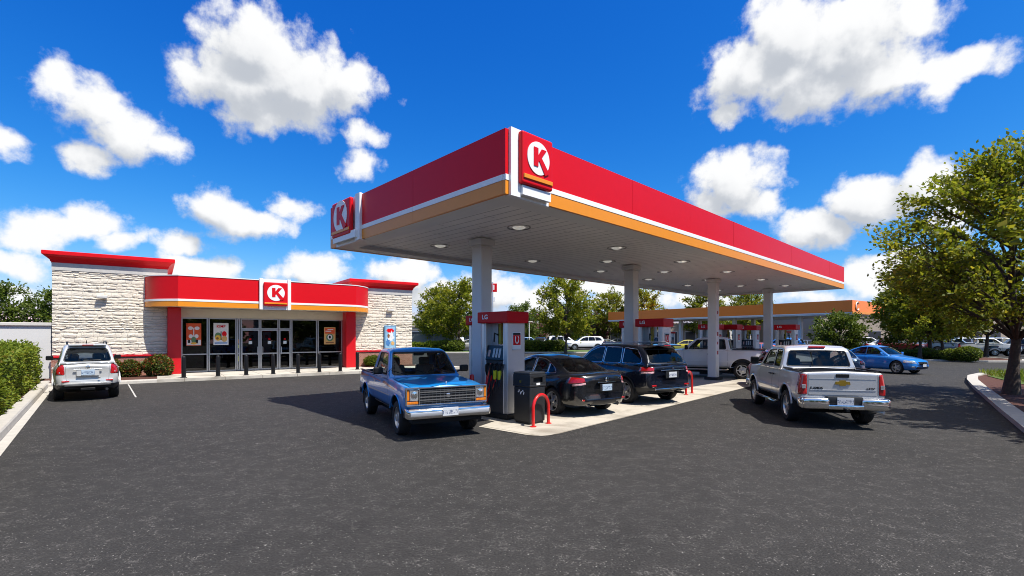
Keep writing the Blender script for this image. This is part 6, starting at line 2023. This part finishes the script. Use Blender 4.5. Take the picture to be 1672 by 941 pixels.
# ------------------------------------------------------------------ camera
cam = bpy.data.cameras.new('camera'); co = bpy.data.objects.new('camera', cam); COL.objects.link(co)
cam.sensor_width = 36.0; cam.lens = 812.0 / 1672.0 * 36.0
cam.shift_y = 77.5 / 1672.0
cam.clip_start = .1; cam.clip_end = 3000
co.location = (0, 0, CAM_H); co.rotation_euler = (PI / 2, 0, 0)
SC.camera = co

# ------------------------------------------------------------------ sun and sky
SUN = Vector((.836 * math.cos(R(60)), -.549 * math.cos(R(60)), math.sin(R(60))))
sl = bpy.data.lights.new('sun', 'SUN'); sl.energy = 4.9; sl.angle = R(.55); sl.color = (1, .955, .89)
so = bpy.data.objects.new('sun', sl); COL.objects.link(so); so.rotation_euler = SUN.to_track_quat('Z', 'Y').to_euler()
so.location = (10, -8, 30)

wd = bpy.data.worlds.new('World'); SC.world = wd; wd.use_nodes = True
nt = wd.node_tree; L = nt.links; N = nt.nodes.new
bgn = nt.nodes['Background']
sky = N('ShaderNodeTexSky'); sky.sky_type = 'NISHITA'; sky.sun_disc = False
sky.sun_elevation = R(60); sky.sun_rotation = math.atan2(SUN.x, SUN.y); sky.air_density = 1.0; sky.dust_density = .3; sky.ozone_density = 3.0
bgn.inputs['Strength'].default_value = .09

# cumulus: soft bodies at given bearings and heights, edges broken up by noise; the same field read a step towards the sun gives light and shade
CLOUDS = [  # picture-derived bearings: x, y, half width, half height, weight
 (430, 85, 95, 62, 1), (365, 130, 70, 50, 1), (480, 140, 120, 72, 1), (555, 140, 62, 40, .9), (420, 190, 80, 30, .8), (315, 105, 32, 28, .7),
 (105, 145, 50, 38, .75), (160, 180, 70, 42, .85), (195, 215, 80, 42, .8), (270, 240, 42, 20, .65), (150, 250, 40, 30, .7), (10, 232, 42, 30, .8),
 (590, 222, 36, 20, .62), (588, 270, 32, 22, .7),
 (60, 372, 76, 30, .85), (150, 366, 60, 32, .9), (190, 395, 40, 20, .8), (30, 430, 64, 24, .8),
 (350, 345, 50, 34, 1), (395, 370, 72, 28, .95), (472, 342, 42, 22, .8), (300, 398, 44, 18, .8), (325, 436, 60, 22, .9),
 (510, 445, 56, 28, 1), (660, 446, 60, 26, 1), (705, 478, 60, 20, .8),
 (1290, 60, 90, 62, 1), (1380, 70, 120, 80, 1), (1225, 120, 75, 55, .95), (1440, 130, 80, 42, .9), (1330, 140, 110, 48, .9), (1590, 105, 70, 28, .8), (1540, 140, 40, 30, .7), (1200, 185, 38, 24, .75), (1480, 30, 60, 42, .8),
 (1195, 300, 72, 50, 1), (1255, 325, 30, 24, .8), (1160, 330, 40, 34, .9),
 (1340, 372, 62, 34, 1), (1420, 335, 82, 48, 1), (1520, 300, 66, 44, 1), (1560, 345, 50, 40, .9),
 (1430, 452, 56, 32, .95), (1480, 430, 40, 24, .8),
 (800, 480, 62, 30, .95), (880, 486, 56, 24, .9), (940, 476, 40, 22, .7), (1010, 492, 90, 18, .7), (1150, 492, 90, 18, .6), (590, 480, 50, 14, .6), (1330, 488, 70, 14, .6), (20, 478, 60, 14, .6), (700, 515, 80, 14, .6), (860, 520, 90, 14, .6), (1000, 470, 60, 18, .7), (1110, 470, 70, 16, .6), (1480, 480, 60, 16, .6), (1300, 130, 90, 50, .9), (1400, 30, 70, 50, 1), (420, 150, 90, 60, 1), (1540, 110, 60, 30, .8), (1260, 470, 50, 14, .6)]
grp = bpy.data.node_groups.new('cloud_field', 'ShaderNodeTree')
grp.interface.new_socket('Vector', in_out='INPUT', socket_type='NodeSocketVector')
grp.interface.new_socket('Density', in_out='OUTPUT', socket_type='NodeSocketFloat')
grp.interface.new_socket('Above', in_out='OUTPUT', socket_type='NodeSocketFloat')
gi = grp.nodes.new('NodeGroupInput'); go = grp.nodes.new('NodeGroupOutput'); GL = grp.links; GN = grp.nodes.new
def gm(op, a, c=None, d=None):
    q = GN('ShaderNodeMath'); q.operation = op
    for i, v in enumerate((a, c, d)):
        if v is None: continue
        if isinstance(v, (int, float)): q.inputs[i].default_value = v
        else: GL.new(v, q.inputs[i])
    return q.outputs[0]
def gv(op, a, c):
    q = GN('ShaderNodeVectorMath'); q.operation = op
    for i, v in enumerate((a, c)):
        if v is None: continue
        if isinstance(v, tuple): q.inputs[i].default_value = v
        else: GL.new(v, q.inputs[i])
    return q
vec = gi.outputs[0]
def gnoise(scale, det, rough, off, lac=2.0):
    a = gv('ADD', vec, off).outputs[0]
    n = GN('ShaderNodeTexNoise'); n.inputs['Scale'].default_value = scale; n.inputs['Detail'].default_value = det; n.inputs['Roughness'].default_value = rough
    GL.new(a, n.inputs['Vector']); return n
warp = gnoise(9.0, 4, .55, (3.1, 1.7, .4))
wv = gv('SCALE', gv('SUBTRACT', warp.outputs['Color'], (.5, .5, .5)).outputs[0], None); wv.inputs['Scale'].default_value = .055
vw = gv('ADD', vec, wv.outputs[0]).outputs[0]
def azel(px, py):
    x = (px - 836) / 812.0; z = (548 - py) / 812.0
    return math.atan2(x, 1), math.atan2(z, math.hypot(x, 1))
blobs = []
for (px, py, rx, ry, w) in CLOUDS:
    a0, e0 = azel(px, py)
    a1, _ = azel(px + rx, py); a2, _ = azel(px - rx, py); _, e1 = azel(px, py - ry); _, e2_ = azel(px, py + ry)
    blobs.append((a0, e0, abs(a1 - a2) / 2, abs(e1 - e2_) / 2, w))
blobs.sort(key=lambda q: -q[2] * q[3])
DLT = (.016, .036)
def field(blobs, dx, dy):
    acc = None
    for (a0, e0, ra_, re_, w) in blobs:
        ia, ie = 1 / (ra_ * 1.30), 1 / (re_ * 1.36)
        d = GN('ShaderNodeVectorMath'); d.operation = 'MULTIPLY_ADD'; GL.new(vw, d.inputs[0])
        d.inputs[1].default_value = (ia, ie, 0); d.inputs[2].default_value = ((dx - a0) * ia, (dy - e0) * ie, 0)
        ln = gv('LENGTH', d.outputs[0], None)
        val = gm('MULTIPLY_ADD', ln.outputs['Value'], -w, w)
        acc = val if acc is None else gm('MAXIMUM', acc, val)
    return acc
acc = field(blobs, 0, 0)
acc2 = field(blobs[:30], *DLT)
n1 = gnoise(14, 6, .60, (0, 0, 0)); n2 = gnoise(42, 4, .62, (1.3, 4.2, 2.0)); n1b = gnoise(14, 3, .60, (DLT[0], DLT[1], 0))
vo = GN('ShaderNodeTexVoronoi'); vo.feature = 'SMOOTH_F1'; vo.inputs['Scale'].default_value = 24; vo.inputs['Smoothness'].default_value = .35
GL.new(vw, vo.inputs['Vector'])
den = gm('ADD', gm('MAXIMUM', acc, -1.2), gm('MULTIPLY', gm('SUBTRACT', n1.outputs['Fac'], .5), .66))
den = gm('ADD', den, gm('MULTIPLY', gm('SUBTRACT', n2.outputs['Fac'], .5), .66))
den = gm('ADD', den, gm('MULTIPLY', gm('SUBTRACT', .42, vo.outputs['Distance']), .50))
GL.new(den, go.inputs[0])
abv = gm('ADD', gm('MAXIMUM', acc2, -.35), gm('MULTIPLY', gm('SUBTRACT', n1b.outputs['Fac'], .5), .66))
abv = gm('ADD', abv, .06)
GL.new(abv, go.inputs[1])

tc = N('ShaderNodeTexCoord'); sp = N('ShaderNodeSeparateXYZ'); L.new(tc.outputs['Generated'], sp.inputs[0])
def wm(op, a, c=None, d=None, clamp=False):
    q = N('ShaderNodeMath'); q.operation = op; q.use_clamp = clamp
    for i, v in enumerate((a, c, d)):
        if v is None: continue
        if isinstance(v, (int, float)): q.inputs[i].default_value = v
        else: L.new(v, q.inputs[i])
    return q.outputs[0]
az = wm('ARCTAN2', sp.outputs['X'], sp.outputs['Y'])
hyp = wm('SQRT', wm('ADD', wm('MULTIPLY', sp.outputs['X'], sp.outputs['X']), wm('MULTIPLY', sp.outputs['Y'], sp.outputs['Y'])))
el = wm('ARCTAN2', sp.outputs['Z'], hyp)
cx = N('ShaderNodeCombineXYZ'); L.new(az, cx.inputs[0]); L.new(el, cx.inputs[1])
g1 = N('ShaderNodeGroup'); g1.node_tree = grp; L.new(cx.outputs[0], g1.inputs[0])
fill_cloud = wm('ADD', wm('MULTIPLY', wm('SUBTRACT', .52, sp.outputs['Y'], clamp=True), 1.3), wm('MULTIPLY', wm('SUBTRACT', el, .72, clamp=True), 4.5))  # unseen cloud cover added to the sides, behind and overhead for whiter fill
gsum = wm('ADD', g1.outputs[0], wm('MULTIPLY', fill_cloud, 1.0))
def mr(v, a, b, c, d, smooth=True):
    q = N('ShaderNodeMapRange'); q.interpolation_type = 'SMOOTHSTEP' if smooth else 'LINEAR'
    for i, x in zip(('From Min', 'From Max', 'To Min', 'To Max'), (a, b, c, d)): q.inputs[i].default_value = x
    L.new(v, q.inputs['Value']); return q.outputs[0]
alpha = mr(gsum, -.04, .42, 0, 1)
lit = mr(wm('SUBTRACT', g1.outputs[0], g1.outputs[1]), -.34, .30, 0, 1)
thick = mr(g1.outputs[1], .25, 1.05, 1, .0)
shade = wm('ADD', wm('MULTIPLY', lit, .62), wm('MULTIPLY', thick, .38), clamp=True)
cc = N('ShaderNodeMix'); cc.data_type = 'RGBA'; cc.inputs[6].default_value = (4.4, 4.7, 5.2, 1); cc.inputs[7].default_value = (8.1, 8.15, 8.2, 1)
L.new(shade, cc.inputs[0])
# the blue itself: the Nishita sky, deepened
sc_ = N('ShaderNodeSeparateColor'); L.new(sky.outputs[0], sc_.inputs[0])
cmb = N('ShaderNodeCombineColor')
for i_, (pw_, k_) in enumerate(((2.6, 2.3), (1.26, .95), (.70, 1.02))):
    L.new(wm('MULTIPLY', wm('POWER', wm('MULTIPLY', sc_.outputs[i_], .1), pw_), k_ * 11), cmb.inputs[i_])
hs_ = N('ShaderNodeHueSaturation'); hs_.inputs['Saturation'].default_value = 1.0; hs_.inputs['Value'].default_value = 1.0; hs_.inputs['Hue'].default_value = .500
mu_ = N('ShaderNodeMix'); mu_.data_type = 'RGBA'; mu_.blend_type = 'MULTIPLY'; mu_.inputs[0].default_value = 1; mu_.inputs[7].default_value = (1, 1, 1, 1)
L.new(cmb.outputs[0], mu_.inputs[6]); L.new(mu_.outputs[2], hs_.inputs['Color'])
mx = N('ShaderNodeMix'); mx.data_type = 'RGBA'; L.new(alpha, mx.inputs[0]); L.new(hs_.outputs[0], mx.inputs[6]); L.new(cc.outputs[2], mx.inputs[7])
L.new(mx.outputs[2], bgn.inputs['Color'])
wd.cycles.sampling_method = 'MANUAL'; wd.cycles.sample_map_resolution = 256

SC.view_settings.view_transform = 'Standard'; SC.view_settings.look = 'None'; SC.view_settings.gamma = 1.0; SC.view_settings.exposure = 0.45
SC.cycles.filter_width = 1.0
SC.render.film_transparent = False
SC.cycles.max_bounces = 8; SC.cycles.transparent_max_bounces = 16; SC.cycles.diffuse_bounces = 3; SC.cycles.glossy_bounces = 4
SC.cycles.caustics_reflective = False; SC.cycles.caustics_refractive = False
SC.cycles.sample_clamp_indirect = 6.0
